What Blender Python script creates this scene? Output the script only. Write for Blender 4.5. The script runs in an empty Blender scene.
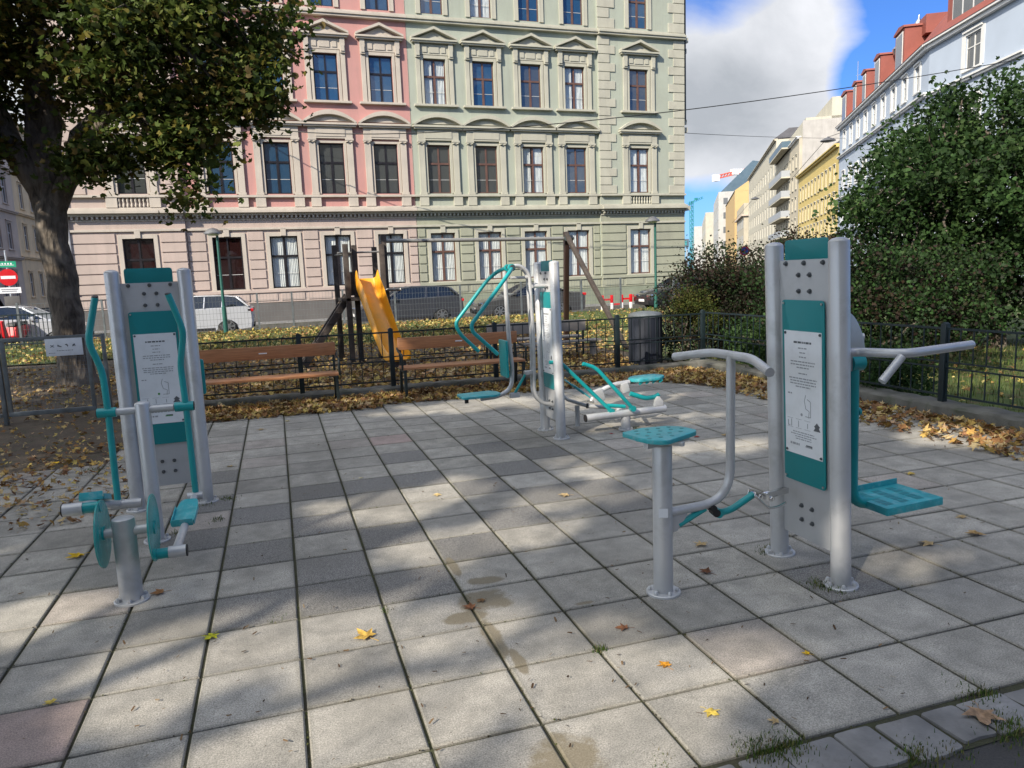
import bpy, bmesh, math, random
import numpy as np
from mathutils import Vector, Matrix
R = math.radians
rnd = random.Random(7)
nr = np.random.default_rng(11)
scene = bpy.context.scene
COL = scene.collection

# ------------------------------------------------------------------ materials
def new_mat(name):
    m = bpy.data.materials.new(name); m.use_nodes = True
    nt = m.node_tree; b = nt.nodes['Principled BSDF']
    return m, nt, b
def N(nt, t, **kw):
    n = nt.nodes.new(t)
    for k, v in kw.items():
        if k.startswith('i_'): n.inputs[k[2:].replace('_', ' ')].default_value = v
        else: setattr(n, k, v)
    return n
def coords(nt, scale=(1, 1, 1)):
    tc = N(nt, 'ShaderNodeTexCoord'); mp = N(nt, 'ShaderNodeMapping')
    mp.inputs['Scale'].default_value = scale
    nt.links.new(tc.outputs['Object'], mp.inputs['Vector'])
    return mp.outputs['Vector']
def c4(c): return (c[0], c[1], c[2], 1)
def mixc(nt, fac, a, b, blend='MIX'):
    m = N(nt, 'ShaderNodeMix', data_type='RGBA', blend_type=blend)
    if isinstance(fac, (int, float)): m.inputs['Factor'].default_value = fac
    else: nt.links.new(fac, m.inputs['Factor'])
    for s, v in ((6, a), (7, b)):
        if isinstance(v, tuple): m.inputs[s].default_value = c4(v)
        else: nt.links.new(v, m.inputs[s])
    return m.outputs[2]
def ramp(nt, inp, a, b, ca=(0, 0, 0), cb=(1, 1, 1)):
    if a < 0 or b > 1:
        mr = N(nt, 'ShaderNodeMapRange'); nt.links.new(inp, mr.inputs[0]); mr.inputs[1].default_value = a; mr.inputs[2].default_value = b; inp, a, b = mr.outputs[0], 0., 1.
    r = N(nt, 'ShaderNodeValToRGB'); e = r.color_ramp.elements
    e[0].position = a; e[1].position = b; e[0].color = c4(ca); e[1].color = c4(cb)
    nt.links.new(inp, r.inputs[0]); return r.outputs[0]
def noise(nt, vec, scale, detail=5, rough=.55, dist=0.0):
    n = N(nt, 'ShaderNodeTexNoise'); n.inputs['Scale'].default_value = scale
    n.inputs['Detail'].default_value = detail; n.inputs['Roughness'].default_value = rough
    n.inputs['Distortion'].default_value = dist
    nt.links.new(vec, n.inputs['Vector']); return n.outputs['Fac']
def bump(nt, b, h, strength=.3, dist=.01):
    bp = N(nt, 'ShaderNodeBump'); bp.inputs['Strength'].default_value = strength
    bp.inputs['Distance'].default_value = dist
    nt.links.new(h, bp.inputs['Height']); nt.links.new(bp.outputs[0], b.inputs['Normal'])

def mat(name, col, rough=.6, metal=0., var=.12, scale=3., bmp=.1, bscale=60, bdist=.004, dirt=None, dirtamt=.4, dscale=1.2, spec=None, coat=0.):
    m, nt, b = new_mat(name)
    v = coords(nt)
    n1 = noise(nt, v, scale, 6)
    lo = tuple(x * (1 - var) for x in col); hi = tuple(min(1, x * (1 + var)) for x in col)
    c = mixc(nt, ramp(nt, n1, .3, .7), lo, hi)
    if dirt:
        n2 = noise(nt, v, dscale, 8, .65, .3)
        f = ramp(nt, n2, .5, .72, (0, 0, 0), (dirtamt,) * 3)
        c = mixc(nt, f, c, dirt)
    nt.links.new(c, b.inputs['Base Color'])
    n3 = noise(nt, v, bscale, 3)
    if bmp: bump(nt, b, n3, bmp, bdist)
    rr = ramp(nt, n1, .2, .8, (max(.03, rough - .08),) * 3, (min(1, rough + .08),) * 3)
    nt.links.new(rr, b.inputs['Roughness'])
    b.inputs['Metallic'].default_value = metal
    if spec is not None: b.inputs['Specular IOR Level'].default_value = spec
    b.inputs['Coat Weight'].default_value = coat
    return m

M = {}
M['grey'] = mat('silver_grey_paint', (.50, .51, .52), .34, .25, .05, 2.5, .04, 220, .001, dirt=(.27, .27, .26), dirtamt=.5, dscale=6)
M['plate'] = mat('grey_sheet', (.435, .445, .455), .42, .15, .05, 2.5, .05, 200, .001, dirt=(.28, .29, .29), dirtamt=.35, dscale=4)
M['teal'] = mat('teal_paint', (.006, .30, .31), .33, 0, .10, 4, .05, 180, .001, dirt=(.05, .24, .24), dirtamt=.35, dscale=7)
M['tealp'] = mat('teal_panel', (.003, .20, .215), .38, 0, .05, 4, .03, 180, .001)
M['tealseat'] = mat('teal_worn_plate', (.03, .34, .38), .42, 0, .18, 14, .12, 260, .001, dirt=(.30, .48, .50), dirtamt=.55, dscale=22)
M['black'] = mat('black_rubber', (.012, .012, .013), .6, 0, .1)
M['steel'] = mat('galvanised_steel', (.45, .46, .47), .35, .9, .15, 20, .1, 120, .002)
M['chrome'] = mat('chrome', (.7, .7, .7), .18, 1., .05)
M['boltm'] = mat('dark_bolt', (.12, .13, .14), .4, .7, .1)
M['sheet'] = mat('white_sign_sheet', (.70, .73, .76), .45, 0, .04, 3, 0, dirt=(.5, .52, .52), dirtamt=.35, dscale=9)
M['ink'] = mat('dark_ink', (.10, .11, .12), .6, 0, .05, 3, 0)
M['greyink'] = mat('grey_ink', (.30, .32, .34), .6, 0, .05, 3, 0)
M['redink'] = mat('brown_ink', (.25, .10, .09), .6, 0, .05, 3, 0)
M['greenink'] = mat('green_ink', (.05, .25, .05), .6, 0, .05, 3, 0)
M['fence'] = mat('dark_green_iron', (.010, .020, .024), .5, .2, .2, 8, .2, 90, .002)
M['bindark'] = mat('dark_bin_metal', (.010, .014, .024), .6, .1, .15, 5)
M['galv'] = mat('weathered_zinc', (.16, .18, .19), .5, .5, .2, 9, .1, 80, .002, dirt=(.1, .1, .09), dirtamt=.5, dscale=5)
M['benchiron'] = mat('bench_iron', (.012, .02, .02), .5, .2, .15)
M['oldwood'] = mat('weathered_wood', (.055, .044, .037), .8, 0, .35, 6, .4, 50, .004, dirt=(.12, .10, .085), dirtamt=.6, dscale=9)
M['yellow'] = mat('yellow_plastic', (.76, .33, .018), .35, 0, .05, 2, .02, 60, .001, dirt=(.45, .25, .04), dirtamt=.45, dscale=5)
M['beam'] = mat('grey_beam', (.24, .24, .23), .5, .3, .15)
M['concbench'] = mat('grey_plank', (.25, .23, .21), .8, 0, .15, 4, .2)
M['kerb'] = mat('kerb_concrete', (.10, .098, .085), .9, 0, .3, 6, .6, 70, .006, dirt=(.04, .05, .025), dirtamt=.8, dscale=4)
M['white'] = mat('white_trim', (0.590, 0.590, 0.574), .6, 0, .06)
M['stone'] = mat('pale_stone_trim', (0.459, 0.410, 0.348), .85, 0, .08, 1.2, .1, 30, .006, dirt=(.34, .31, .27), dirtamt=.55, dscale=.9)
M['stoneg'] = mat('pale_green_stone_trim', (0.410, 0.402, 0.328), .85, 0, .08, 1.2, .1, 30, .006, dirt=(.30, .30, .25), dirtamt=.55, dscale=.9)
M['pink'] = mat('pink_plaster', (0.459, 0.234, 0.213), .9, 0, .06, .8, .1, 20, .006, dirt=(.48, .23, .20), dirtamt=.5, dscale=.5)
M['green'] = mat('green_plaster', (0.332, 0.365, 0.303), .9, 0, .06, .8, .1, 20, .006, dirt=(.33, .37, .29), dirtamt=.6, dscale=.5)
M['ggreen'] = mat('ground_floor_green_plaster', (0.295, 0.307, 0.230), .9, 0, .09, .8, .15, 20, .006, dirt=(.24, .25, .19), dirtamt=.7, dscale=.7)
M['gpink'] = mat('ground_floor_rose_plaster', (.44, .355, .31), .9, 0, .07, .8, .15, 20, .006, dirt=(.38, .31, .27), dirtamt=.6, dscale=.7)
M['plinth'] = mat('grey_plinth', (.11, .105, .10), .9, 0, .12, 2, .2, 20)
M['plinthg'] = mat('green_plinth', (.20, .225, .165), .9, 0, .12, 2, .2, 20)
M['brownframe'] = mat('dark_brown_frame', (.03, .016, .012), .45, 0, .2)
M['redbrown'] = mat('red_brown_frame', (.115, .06, .045), .5, 0, .2)
M['blackframe'] = mat('black_frame', (.012, .010, .012), .4, 0, .2)
M['wframe'] = mat('white_frame', (0.558, 0.558, 0.541), .5, 0, .05)
M['cream'] = mat('cream_plaster', (0.426, 0.385, 0.295), .9, 0, .08, .5)
M['cream2'] = mat('pale_cream_plaster', (0.451, 0.426, 0.344), .9, 0, .08, .5)
M['yell'] = mat('yellow_plaster', (0.508, 0.394, 0.139), .9, 0, .05, .5)
M['orange'] = mat('orange_plaster', (0.459, 0.320, 0.148), .9, 0, .05, .5)
M['blueplaster'] = mat('pale_blue_plaster', (0.353, 0.410, 0.492), .9, 0, .05, .5)
M['whitewall'] = mat('white_plaster', (0.426, 0.426, 0.410), .9, 0, .06, .5)
M['firewall'] = mat('grey_firewall', (0.377, 0.361, 0.336), .95, 0, .12, .8, .2, 4, .02)
M['tan'] = mat('tan_plaster', (.74, .57, .34), .9, 0, .15, .5, .2, 5, .02)
M['tangrey'] = mat('grey_tan_plaster', (.52, .43, .35), .9, 0, .15, .5)
M['redroof'] = mat('red_sheet_roof', (0.221, 0.061, 0.043), .6, .1, .12, .8)
M['tileroof'] = mat('brown_tile_roof', (.20, .09, .06), .9, 0, .25, 3, .4, 8, .03)
M['darkroof'] = mat('dark_roof', (.09, .09, .10), .8, 0, .2, 1)
M['glassroof'] = mat('blue_glass_roof', (.07, .115, .15), .4, .1, .1, .5)
M['reds'] = mat('sign_red', (.55, .01, .015), .4, 0, .05)
M['whites'] = mat('sign_white', (.75, .75, .75), .45, 0, .04)
M['greens'] = mat('sign_green', (.01, .30, .16), .45, 0, .04)
M['blues'] = mat('sign_blue', (.02, .06, .25), .45, 0, .04)
M['lampgreen'] = mat('lamp_pole_green', (.018, .095, .075), .45, .1, .1)
M['lamphead'] = mat('lamp_head_grey', (.20, .20, .20), .35, .6, .1)
M['cranered'] = mat('crane_red', (.55, .10, .06), .5, 0, .1)
M['craneteal'] = mat('crane_teal', (.03, .22, .25), .5, 0, .1)
M['cable'] = mat('cable_black', (.01, .01, .01), .6, 0, .1)

def streaks(name, amt=.28):
    nt = M[name].node_tree; b = nt.nodes['Principled BSDF']; src = b.inputs['Base Color'].links[0].from_socket
    v = coords(nt, (1, 1, .12)); n = noise(nt, v, 2.6, 8, .7, .4); v2 = coords(nt); n2 = noise(nt, v2, .35, 5, .6)
    c = mixc(nt, ramp(nt, n, .48, .75, (0,) * 3, (amt,) * 3), src, (.16, .15, .13)); c = mixc(nt, ramp(nt, n2, .42, .66, (0,) * 3, (amt * .7,) * 3), c, (.26, .25, .22))
    nt.links.new(c, b.inputs['Base Color'])
for k_ in ('pink', 'green', 'gpink', 'ggreen', 'stone', 'stoneg', 'cream', 'cream2', 'tan', 'tangrey', 'whitewall', 'firewall'): streaks(k_)
def m_wood(name, col, rough=.5):
    m, nt, b = new_mat(name)
    v = coords(nt, (1.2, 16, 16)); n = noise(nt, v, 3, 8, .6, .6)
    c = mixc(nt, ramp(nt, n, .35, .7), tuple(x * .55 for x in col), col)
    v2 = coords(nt); n2 = noise(nt, v2, 2.5, 5)
    c = mixc(nt, ramp(nt, n2, .5, .75, (0,) * 3, (.5,) * 3), c, (col[0] * .7 + .06, col[1] * .8 + .06, col[2] * .8 + .06))
    nt.links.new(c, b.inputs['Base Color']); b.inputs['Roughness'].default_value = rough
    bump(nt, b, n, .35, .003); return m
M['benchwood'] = m_wood('bench_wood', (.46, .205, .09), .42)

def m_glass_dark(name, col, ior=1.75, rough=.03):
    m, nt, b = new_mat(name)
    b.inputs['Base Color'].default_value = c4(col); b.inputs['Roughness'].default_value = rough
    b.inputs['IOR'].default_value = ior; b.inputs['Specular IOR Level'].default_value = .5
    v = coords(nt); n = noise(nt, v, 1.6, 2); bump(nt, b, n, .25, .01)
    return m
M['glassdark'] = m_glass_dark('dark_window_glass', (.05, .055, .055), 2.15)
M['glassblue'] = m_glass_dark('sky_tint_window_glass', (.015, .05, .10), 2.0)  # base colour carries the blue of the reflected sky
M['glasswarm'] = m_glass_dark('reddish_window_glass', (.018, .007, .007))
M['carglass'] = m_glass_dark('car_glass', (.01, .014, .018))
def m_glass_clear(name):
    m, nt, b = new_mat(name)
    out = nt.nodes['Material Output']
    g = N(nt, 'ShaderNodeBsdfGlossy'); g.inputs['Roughness'].default_value = .03
    t = N(nt, 'ShaderNodeBsdfTransparent'); t.inputs[0].default_value = (.92, .95, .95, 1)
    lw = N(nt, 'ShaderNodeLayerWeight'); lw.inputs[0].default_value = .25; fr = N(nt, 'ShaderNodeMapRange'); nt.links.new(lw.outputs['Facing'], fr.inputs[0]); fr.inputs[3].default_value = .07; fr.inputs[4].default_value = .7
    mx = N(nt, 'ShaderNodeMixShader'); nt.links.new(fr.outputs[0], mx.inputs[0])
    nt.links.new(t.outputs[0], mx.inputs[1]); nt.links.new(g.outputs[0], mx.inputs[2])
    nt.links.new(mx.outputs[0], out.inputs['Surface']); return m
M['glassclear'] = m_glass_clear('clear_window_glass')
def m_curtain():
    m, nt, b = new_mat('net_curtain'); v = coords(nt, (1, 1, .15))
    n = noise(nt, v, 9, 4, .6, .8)
    c = mixc(nt, ramp(nt, n, .3, .7), (.55, .56, .55), (.88, .88, .86))
    nt.links.new(c, b.inputs['Base Color']); b.inputs['Roughness'].default_value = .9; return m
M['curtain'] = m_curtain()
def m_disc():
    m, nt, b = new_mat('teal_clear_plastic')
    b.inputs['Base Color'].default_value = (.02, .36, .34, 1); b.inputs['Roughness'].default_value = .25
    b.inputs['Alpha'].default_value = .72; return m
M['disc'] = m_disc()

def attr_mat(name, rough=.8, transl=.0, spec=.3, noise_amt=.25, nscale=40):
    m, nt, b = new_mat(name)
    a = N(nt, 'ShaderNodeAttribute'); a.attribute_name = 'Col'
    v = coords(nt); n = noise(nt, v, nscale, 3)
    dk = mixc(nt, ramp(nt, n, .35, .65), (1 - noise_amt,) * 3, (1 + noise_amt * .3,) * 3)
    c = mixc(nt, 1.0, a.outputs['Color'], dk, 'MULTIPLY')
    nt.links.new(c, b.inputs['Base Color']); b.inputs['Roughness'].default_value = rough
    b.inputs['Specular IOR Level'].default_value = spec
    if transl > 0:
        out = nt.nodes['Material Output']
        t = N(nt, 'ShaderNodeBsdfTranslucent'); nt.links.new(c, t.inputs[0])
        mx = N(nt, 'ShaderNodeMixShader'); mx.inputs[0].default_value = transl
        nt.links.new(b.outputs[0], mx.inputs[1]); nt.links.new(t.outputs[0], mx.inputs[2])
        nt.links.new(mx.outputs[0], out.inputs['Surface'])
    return m
M['leaf'] = attr_mat('tree_leaves', .65, .35, .22, .25, 8)
M['litter'] = attr_mat('dry_leaves', .8, .12, .25, .35, 60)
M['grass'] = attr_mat('grass_blades', .7, .2, .3, .2, 20)

def m_bark():
    m, nt, b = new_mat('bark'); v = coords(nt, (1, 1, .35))
    n = noise(nt, v, 9, 8, .7, .6)
    vo = N(nt, 'ShaderNodeTexVoronoi'); vo.inputs['Scale'].default_value = 16; nt.links.new(v, vo.inputs['Vector'])
    c = mixc(nt, ramp(nt, n, .35, .65), (.035, .028, .022), (.17, .14, .11))
    v2 = coords(nt); n2 = noise(nt, v2, 2.2, 3)
    c = mixc(nt, ramp(nt, n2, .52, .62, (0,) * 3, (.5,) * 3), c, (.24, .21, .17))
    nt.links.new(c, b.inputs['Base Color']); b.inputs['Roughness'].default_value = .95
    ad = N(nt, 'ShaderNodeMath', operation='ADD'); nt.links.new(n, ad.inputs[0]); nt.links.new(vo.outputs['Distance'], ad.inputs[1])
    bump(nt, b, ad.outputs[0], .9, .03); return m
M['bark'] = m_bark()

def m_tiles():
    m, nt, b = new_mat('concrete_paving'); v = coords(nt)
    a = N(nt, 'ShaderNodeAttribute'); a.attribute_name = 'Col'
    sp = N(nt, 'ShaderNodeSeparateColor'); nt.links.new(a.outputs['Color'], sp.inputs[0])
    fine = noise(nt, v, 170, 4, .75); med = noise(nt, v, 7, 6, .65, .2); big = noise(nt, v, 1.1, 4, .6)
    light = mixc(nt, ramp(nt, fine, .38, .62), (.235, .222, .195), (.59, .56, .495))
    light = mixc(nt, ramp(nt, med, .35, .68), mixc(nt, 1., light, (.62, .63, .63), 'MULTIPLY'), light)
    vo = N(nt, 'ShaderNodeTexVoronoi'); vo.inputs['Scale'].default_value = 170; nt.links.new(v, vo.inputs['Vector'])
    dark = mixc(nt, ramp(nt, vo.outputs['Distance'], .15, .6), (.34, .33, .31), (.125, .122, .115))
    c = mixc(nt, sp.outputs[1], light, dark)
    tint = N(nt, 'ShaderNodeMapRange'); tint.inputs[3].default_value = .70; tint.inputs[4].default_value = 1.18
    nt.links.new(sp.outputs[0], tint.inputs[0])
    vm = N(nt, 'ShaderNodeVectorMath', operation='SCALE'); nt.links.new(c, vm.inputs[0]); nt.links.new(tint.outputs[0], vm.inputs['Scale'])
    c = vm.outputs[0]
    c = mixc(nt, sp.outputs[2], c, mixc(nt, 1., c, (1.08, .88, .90), 'MULTIPLY'))
    # grime patches
    c = mixc(nt, ramp(nt, big, .44, .68, (0,) * 3, (.52,) * 3), c, (.13, .125, .11))
    # tan mortar and sand stains with their own outline
    sepx = N(nt, 'ShaderNodeSeparateXYZ'); nt.links.new(v, sepx.inputs[0])
    wob = noise(nt, v, 5, 6, .7)
    tot = None
    for (cx, cy, rx, ry) in STAINS:
        dx = N(nt, 'ShaderNodeMath', operation='SUBTRACT'); nt.links.new(sepx.outputs[0], dx.inputs[0]); dx.inputs[1].default_value = cx
        dx2 = N(nt, 'ShaderNodeMath', operation='DIVIDE'); nt.links.new(dx.outputs[0], dx2.inputs[0]); dx2.inputs[1].default_value = rx
        dy = N(nt, 'ShaderNodeMath', operation='SUBTRACT'); nt.links.new(sepx.outputs[1], dy.inputs[0]); dy.inputs[1].default_value = cy
        dy2 = N(nt, 'ShaderNodeMath', operation='DIVIDE'); nt.links.new(dy.outputs[0], dy2.inputs[0]); dy2.inputs[1].default_value = ry
        a1 = N(nt, 'ShaderNodeMath', operation='MULTIPLY'); nt.links.new(dx2.outputs[0], a1.inputs[0]); nt.links.new(dx2.outputs[0], a1.inputs[1])
        a2 = N(nt, 'ShaderNodeMath', operation='MULTIPLY_ADD'); nt.links.new(dy2.outputs[0], a2.inputs[0]); nt.links.new(dy2.outputs[0], a2.inputs[1]); nt.links.new(a1.outputs[0], a2.inputs[2])
        w = N(nt, 'ShaderNodeMath', operation='MULTIPLY_ADD'); nt.links.new(wob, w.inputs[0]); w.inputs[1].default_value = 3.4; nt.links.new(a2.outputs[0], w.inputs[2])
        lt = N(nt, 'ShaderNodeMapRange', interpolation_type='SMOOTHSTEP'); nt.links.new(w.outputs[0], lt.inputs[0]); lt.inputs[1].default_value = 2.75; lt.inputs[2].default_value = 2.15
        if tot is None: tot = lt.outputs[0]
        else:
            mx = N(nt, 'ShaderNodeMath', operation='MAXIMUM'); nt.links.new(tot, mx.inputs[0]); nt.links.new(lt.outputs[0], mx.inputs[1]); tot = mx.outputs[0]
    st = N(nt, 'ShaderNodeMath', operation='MULTIPLY'); nt.links.new(tot, st.inputs[0]); st.inputs[1].default_value = .9
    sand = mixc(nt, ramp(nt, fine, .3, .7), (.12, .10, .065), (.22, .19, .13))
    c = mixc(nt, st.outputs[0], c, sand)
    for ax_, g0 in ((0, GX_), (1, GY_)):
        fr_ = N(nt, 'ShaderNodeMath', operation='PINGPONG'); sb = N(nt, 'ShaderNodeMath', operation='SUBTRACT'); nt.links.new(sepx.outputs[ax_], sb.inputs[0]); sb.inputs[1].default_value = g0
        nt.links.new(sb.outputs[0], fr_.inputs[0]); fr_.inputs[1].default_value = .2
        am = N(nt, 'ShaderNodeMath', operation='MULTIPLY_ADD'); nt.links.new(med, am.inputs[0]); am.inputs[1].default_value = -.075; nt.links.new(fr_.outputs[0], am.inputs[2])
        c = mixc(nt, ramp(nt, am.outputs[0], -.042, -.012, (.55,) * 3, (0,) * 3), c, (.085, .082, .06))
    # tiny dark specks
    v3 = N(nt, 'ShaderNodeTexVoronoi'); v3.inputs['Scale'].default_value = 23; nt.links.new(v, v3.inputs['Vector'])
    c = mixc(nt, ramp(nt, v3.outputs['Distance'], .05, .09, (.7,) * 3, (0,) * 3), c, (.07, .055, .04))
    nt.links.new(c, b.inputs['Base Color']); b.inputs['Roughness'].default_value = .82
    bump(nt, b, fine, .35, .003); return m
GX_, GY_ = -1.216 - 8., 2.71 - 8.
STAINS = [(.86, 3.36, .15, .13), (.74, 3.22, .13, .07), (.93, 3.60, .11, .06), (.80, 2.98, .045, .22), (.84, 2.75, .03, .12), (.79, 2.10, .15, .14), (.82, 3.85, .03, .15), (1.3, 3.15, .06, .02)]
M['tiles'] = m_tiles()

def m_ground(name, a, b_, s1=3, s2=40, bs=.5, c3=None):
    m, nt, b = new_mat(name); v = coords(nt)
    n1 = noise(nt, v, s1, 7, .65); n2 = noise(nt, v, s2, 4, .7)
    c = mixc(nt, ramp(nt, n1, .35, .65), a, b_)
    c = mixc(nt, ramp(nt, n2, .35, .65, (0,) * 3, (.5,) * 3), c, tuple(x * .5 for x in a))
    if c3: c = mixc(nt, ramp(nt, noise(nt, v, s1 * 2.3, 5), .55, .65), c, c3)
    nt.links.new(c, b.inputs['Base Color']); b.inputs['Roughness'].default_value = .95
    bump(nt, b, n2, bs, .02); return m
M['joint'] = m_ground('joint_moss', (.045, .042, .028), (.06, .068, .028), 6, 90)
M['soil'] = m_ground('park_soil', (.06, .042, .028), (.11, .085, .055), 2.5, 30, .7, (.05, .05, .025))
M['lawn'] = m_ground('lawn', (.045, .075, .015), (.09, .12, .025), 1.5, 30, .6, (.10, .08, .035))
M['asphalt'] = m_ground('asphalt', (.05, .05, .052), (.075, .073, .07), 2, 120, .5)
M['sett'] = mat('stone_sett', (.19, .19, .19), .85, 0, .45, 4, .5, 90, .004, dirt=(.09, .085, .075), dirtamt=.7, dscale=8)

# ------------------------------------------------------------------ mesh builder
class MB:
    def __init__(s): s.v = []; s.f = []; s.mi = []; s.cur = 0
    def add(s, vs, fs):
        o = len(s.v); s.v += [tuple(p) for p in vs]
        for f in fs: s.f.append([i + o for i in f]); s.mi.append(s.cur)
        return s
    def box(s, x0, x1, y0, y1, z0, z1):
        return s.add([(x0, y0, z0), (x1, y0, z0), (x1, y1, z0), (x0, y1, z0), (x0, y0, z1), (x1, y0, z1), (x1, y1, z1), (x0, y1, z1)],
                     [(0, 3, 2, 1), (4, 5, 6, 7), (0, 1, 5, 4), (1, 2, 6, 5), (2, 3, 7, 6), (3, 0, 4, 7)])
    def cbox(s, c, d): return s.box(c[0] - d[0] / 2, c[0] + d[0] / 2, c[1] - d[1] / 2, c[1] + d[1] / 2, c[2] - d[2] / 2, c[2] + d[2] / 2)
    def obox(s, p0, p1, w, h, up=(0, 0, 1)):
        a = Vector(p0); b = Vector(p1); d = (b - a).normalized(); u = Vector(up)
        sd = d.cross(u)
        if sd.length < 1e-4: sd = d.cross(Vector((1, 0, 0)))
        sd.normalize(); u = sd.cross(d).normalized()
        q = []
        for p in (a, b):
            for (i, j) in ((-1, -1), (1, -1), (1, 1), (-1, 1)): q.append(p + sd * i * w / 2 + u * j * h / 2)
        return s.add(q, [(3, 2, 1, 0), (4, 5, 6, 7), (0, 1, 5, 4), (1, 2, 6, 5), (2, 3, 7, 6), (3, 0, 4, 7)])
    def tube(s, path, r, seg=12, caps=True):
        P = [Vector(p) for p in path]; n = len(P)
        rr = r if isinstance(r, (list, tuple)) else [r] * n
        t0 = (P[1] - P[0]).normalized(); a = Vector((0, 0, 1)) if abs(t0.z) < .9 else Vector((1, 0, 0))
        nx = t0.cross(a).normalized(); vs = []; pt = t0
        for i in range(n):
            if i == 0: t = t0
            elif i == n - 1: t = (P[i] - P[i - 1]).normalized()
            else: t = ((P[i] - P[i - 1]).normalized() + (P[i + 1] - P[i]).normalized()).normalized()
            q = pt.rotation_difference(t); nx = (q @ nx); nx = (nx - t * nx.dot(t)).normalized(); pt = t
            by = t.cross(nx)
            for k in range(seg):
                an = 2 * math.pi * k / seg
                vs.append(P[i] + (nx * math.cos(an) + by * math.sin(an)) * rr[i])
        fs = []
        for i in range(n - 1):
            for k in range(seg):
                k2 = (k + 1) % seg; fs.append((i * seg + k, i * seg + k2, (i + 1) * seg + k2, (i + 1) * seg + k))
        if caps: fs.append(tuple(range(seg - 1, -1, -1))); fs.append(tuple((n - 1) * seg + k for k in range(seg)))
        return s.add(vs, fs)
    def cyl(s, p0, p1, r, seg=20): return s.tube([p0, p1], r, seg)
    def lathe(s, prof, c=(0, 0, 0), seg=24):
        vs = []; n = len(prof)
        for (r, z) in prof:
            for k in range(seg):
                a = 2 * math.pi * k / seg; vs.append((c[0] + r * math.cos(a), c[1] + r * math.sin(a), c[2] + z))
        fs = []
        for i in range(n - 1):
            for k in range(seg):
                k2 = (k + 1) % seg; fs.append((i * seg + k, i * seg + k2, (i + 1) * seg + k2, (i + 1) * seg + k))
        fs.append(tuple(range(seg - 1, -1, -1))); fs.append(tuple((n - 1) * seg + k for k in range(seg)))
        return s.add(vs, fs)
    def prism(s, poly, o, ax, ay, az, t):
        """poly 2D in (ax,ay) at origin o, extruded along az by t"""
        o = Vector(o); ax = Vector(ax); ay = Vector(ay); az = Vector(az); n = len(poly)
        a = [o + ax * p[0] + ay * p[1] for p in poly]; b = [p + az * t for p in a]
        fs = [tuple(range(n - 1, -1, -1)), tuple(range(n, 2 * n))]
        for i in range(n): fs.append((i, (i + 1) % n, (i + 1) % n + n, i + n))
        return s.add(a + b, fs)
    def sphere(s, c, r, seg=12, rings=8, sc=(1, 1, 1)):
        prof = []; vs = [(c[0], c[1], c[2] - r * sc[2])]
        for i in range(1, rings):
            ph = math.pi * i / rings
            for k in range(seg):
                a = 2 * math.pi * k / seg
                vs.append((c[0] + r * sc[0] * math.sin(ph) * math.cos(a), c[1] + r * sc[1] * math.sin(ph) * math.sin(a), c[2] - r * sc[2] * math.cos(ph)))
        vs.append((c[0], c[1], c[2] + r * sc[2])); fs = []
        for k in range(seg):
            k2 = (k + 1) % seg; fs.append((0, 1 + k2, 1 + k))
            for i in range(rings - 2): fs.append((1 + i * seg + k, 1 + i * seg + k2, 1 + (i + 1) * seg + k2, 1 + (i + 1) * seg + k))
            fs.append((1 + (rings - 2) * seg + k, 1 + (rings - 2) * seg + k2, len(vs) - 1))
        return s.add(vs, fs)
    def mesh(s, name, mats, smooth=True, bevel=0, angle=35):
        me = bpy.data.meshes.new(name); me.from_pydata(s.v, [], s.f)
        if not isinstance(mats, (list, tuple)): mats = [mats]
        for m in mats: me.materials.append(M[m] if isinstance(m, str) else m)
        if len(mats) > 1: me.polygons.foreach_set('material_index', s.mi)
        bm = bmesh.new(); bm.from_mesh(me)
        if bevel:
            es = [e for e in bm.edges if len(e.link_faces) == 2 and e.calc_face_angle(0) > R(40)]
            bmesh.ops.bevel(bm, geom=es, offset=bevel, segments=2, profile=.6, affect='EDGES', clamp_overlap=True)
        bmesh.ops.recalc_face_normals(bm, faces=bm.faces)
        bm.to_mesh(me); bm.free()
        if smooth:
            me.shade_smooth(); me.set_sharp_from_angle(angle=R(angle))
        return me
    def build(s, name, mats, parent=None, smooth=True, bevel=0, angle=35):
        o = bpy.data.objects.new(name, s.mesh(name, mats, smooth, bevel, angle)); COL.objects.link(o)
        if parent is not None: o.parent = parent
        return o

def fillet(path, rad, n=6):
    P = [Vector(p) for p in path]; out = [P[0]]
    for i in range(1, len(P) - 1):
        a, b, c = P[i - 1], P[i], P[i + 1]
        d1 = (a - b); d2 = (c - b); l = min(rad, d1.length * .48, d2.length * .48)
        p1 = b + d1.normalized() * l; p2 = b + d2.normalized() * l
        for k in range(n + 1):
            t = k / n; out.append(p1 * (1 - t) ** 2 + b * 2 * t * (1 - t) + p2 * t * t)
    out.append(P[-1]); return out
def rpoly(pts, rad, n=4):
    m = len(pts); out = []
    for i in range(m):
        a = Vector(pts[i - 1]); b = Vector(pts[i]); c = Vector(pts[(i + 1) % m])
        d1 = a - b; d2 = c - b; l = min(rad, d1.length * .45, d2.length * .45)
        p1 = b + d1.normalized() * l; p2 = b + d2.normalized() * l
        for k in range(n + 1):
            t = k / n; q = p1 * (1 - t) ** 2 + b * 2 * t * (1 - t) + p2 * t * t; out.append((q.x, q.y))
    return out
def rrect(x0, x1, y0, y1, r): return rpoly([(x0, y0), (x1, y0), (x1, y1), (x0, y1)], r)

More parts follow.
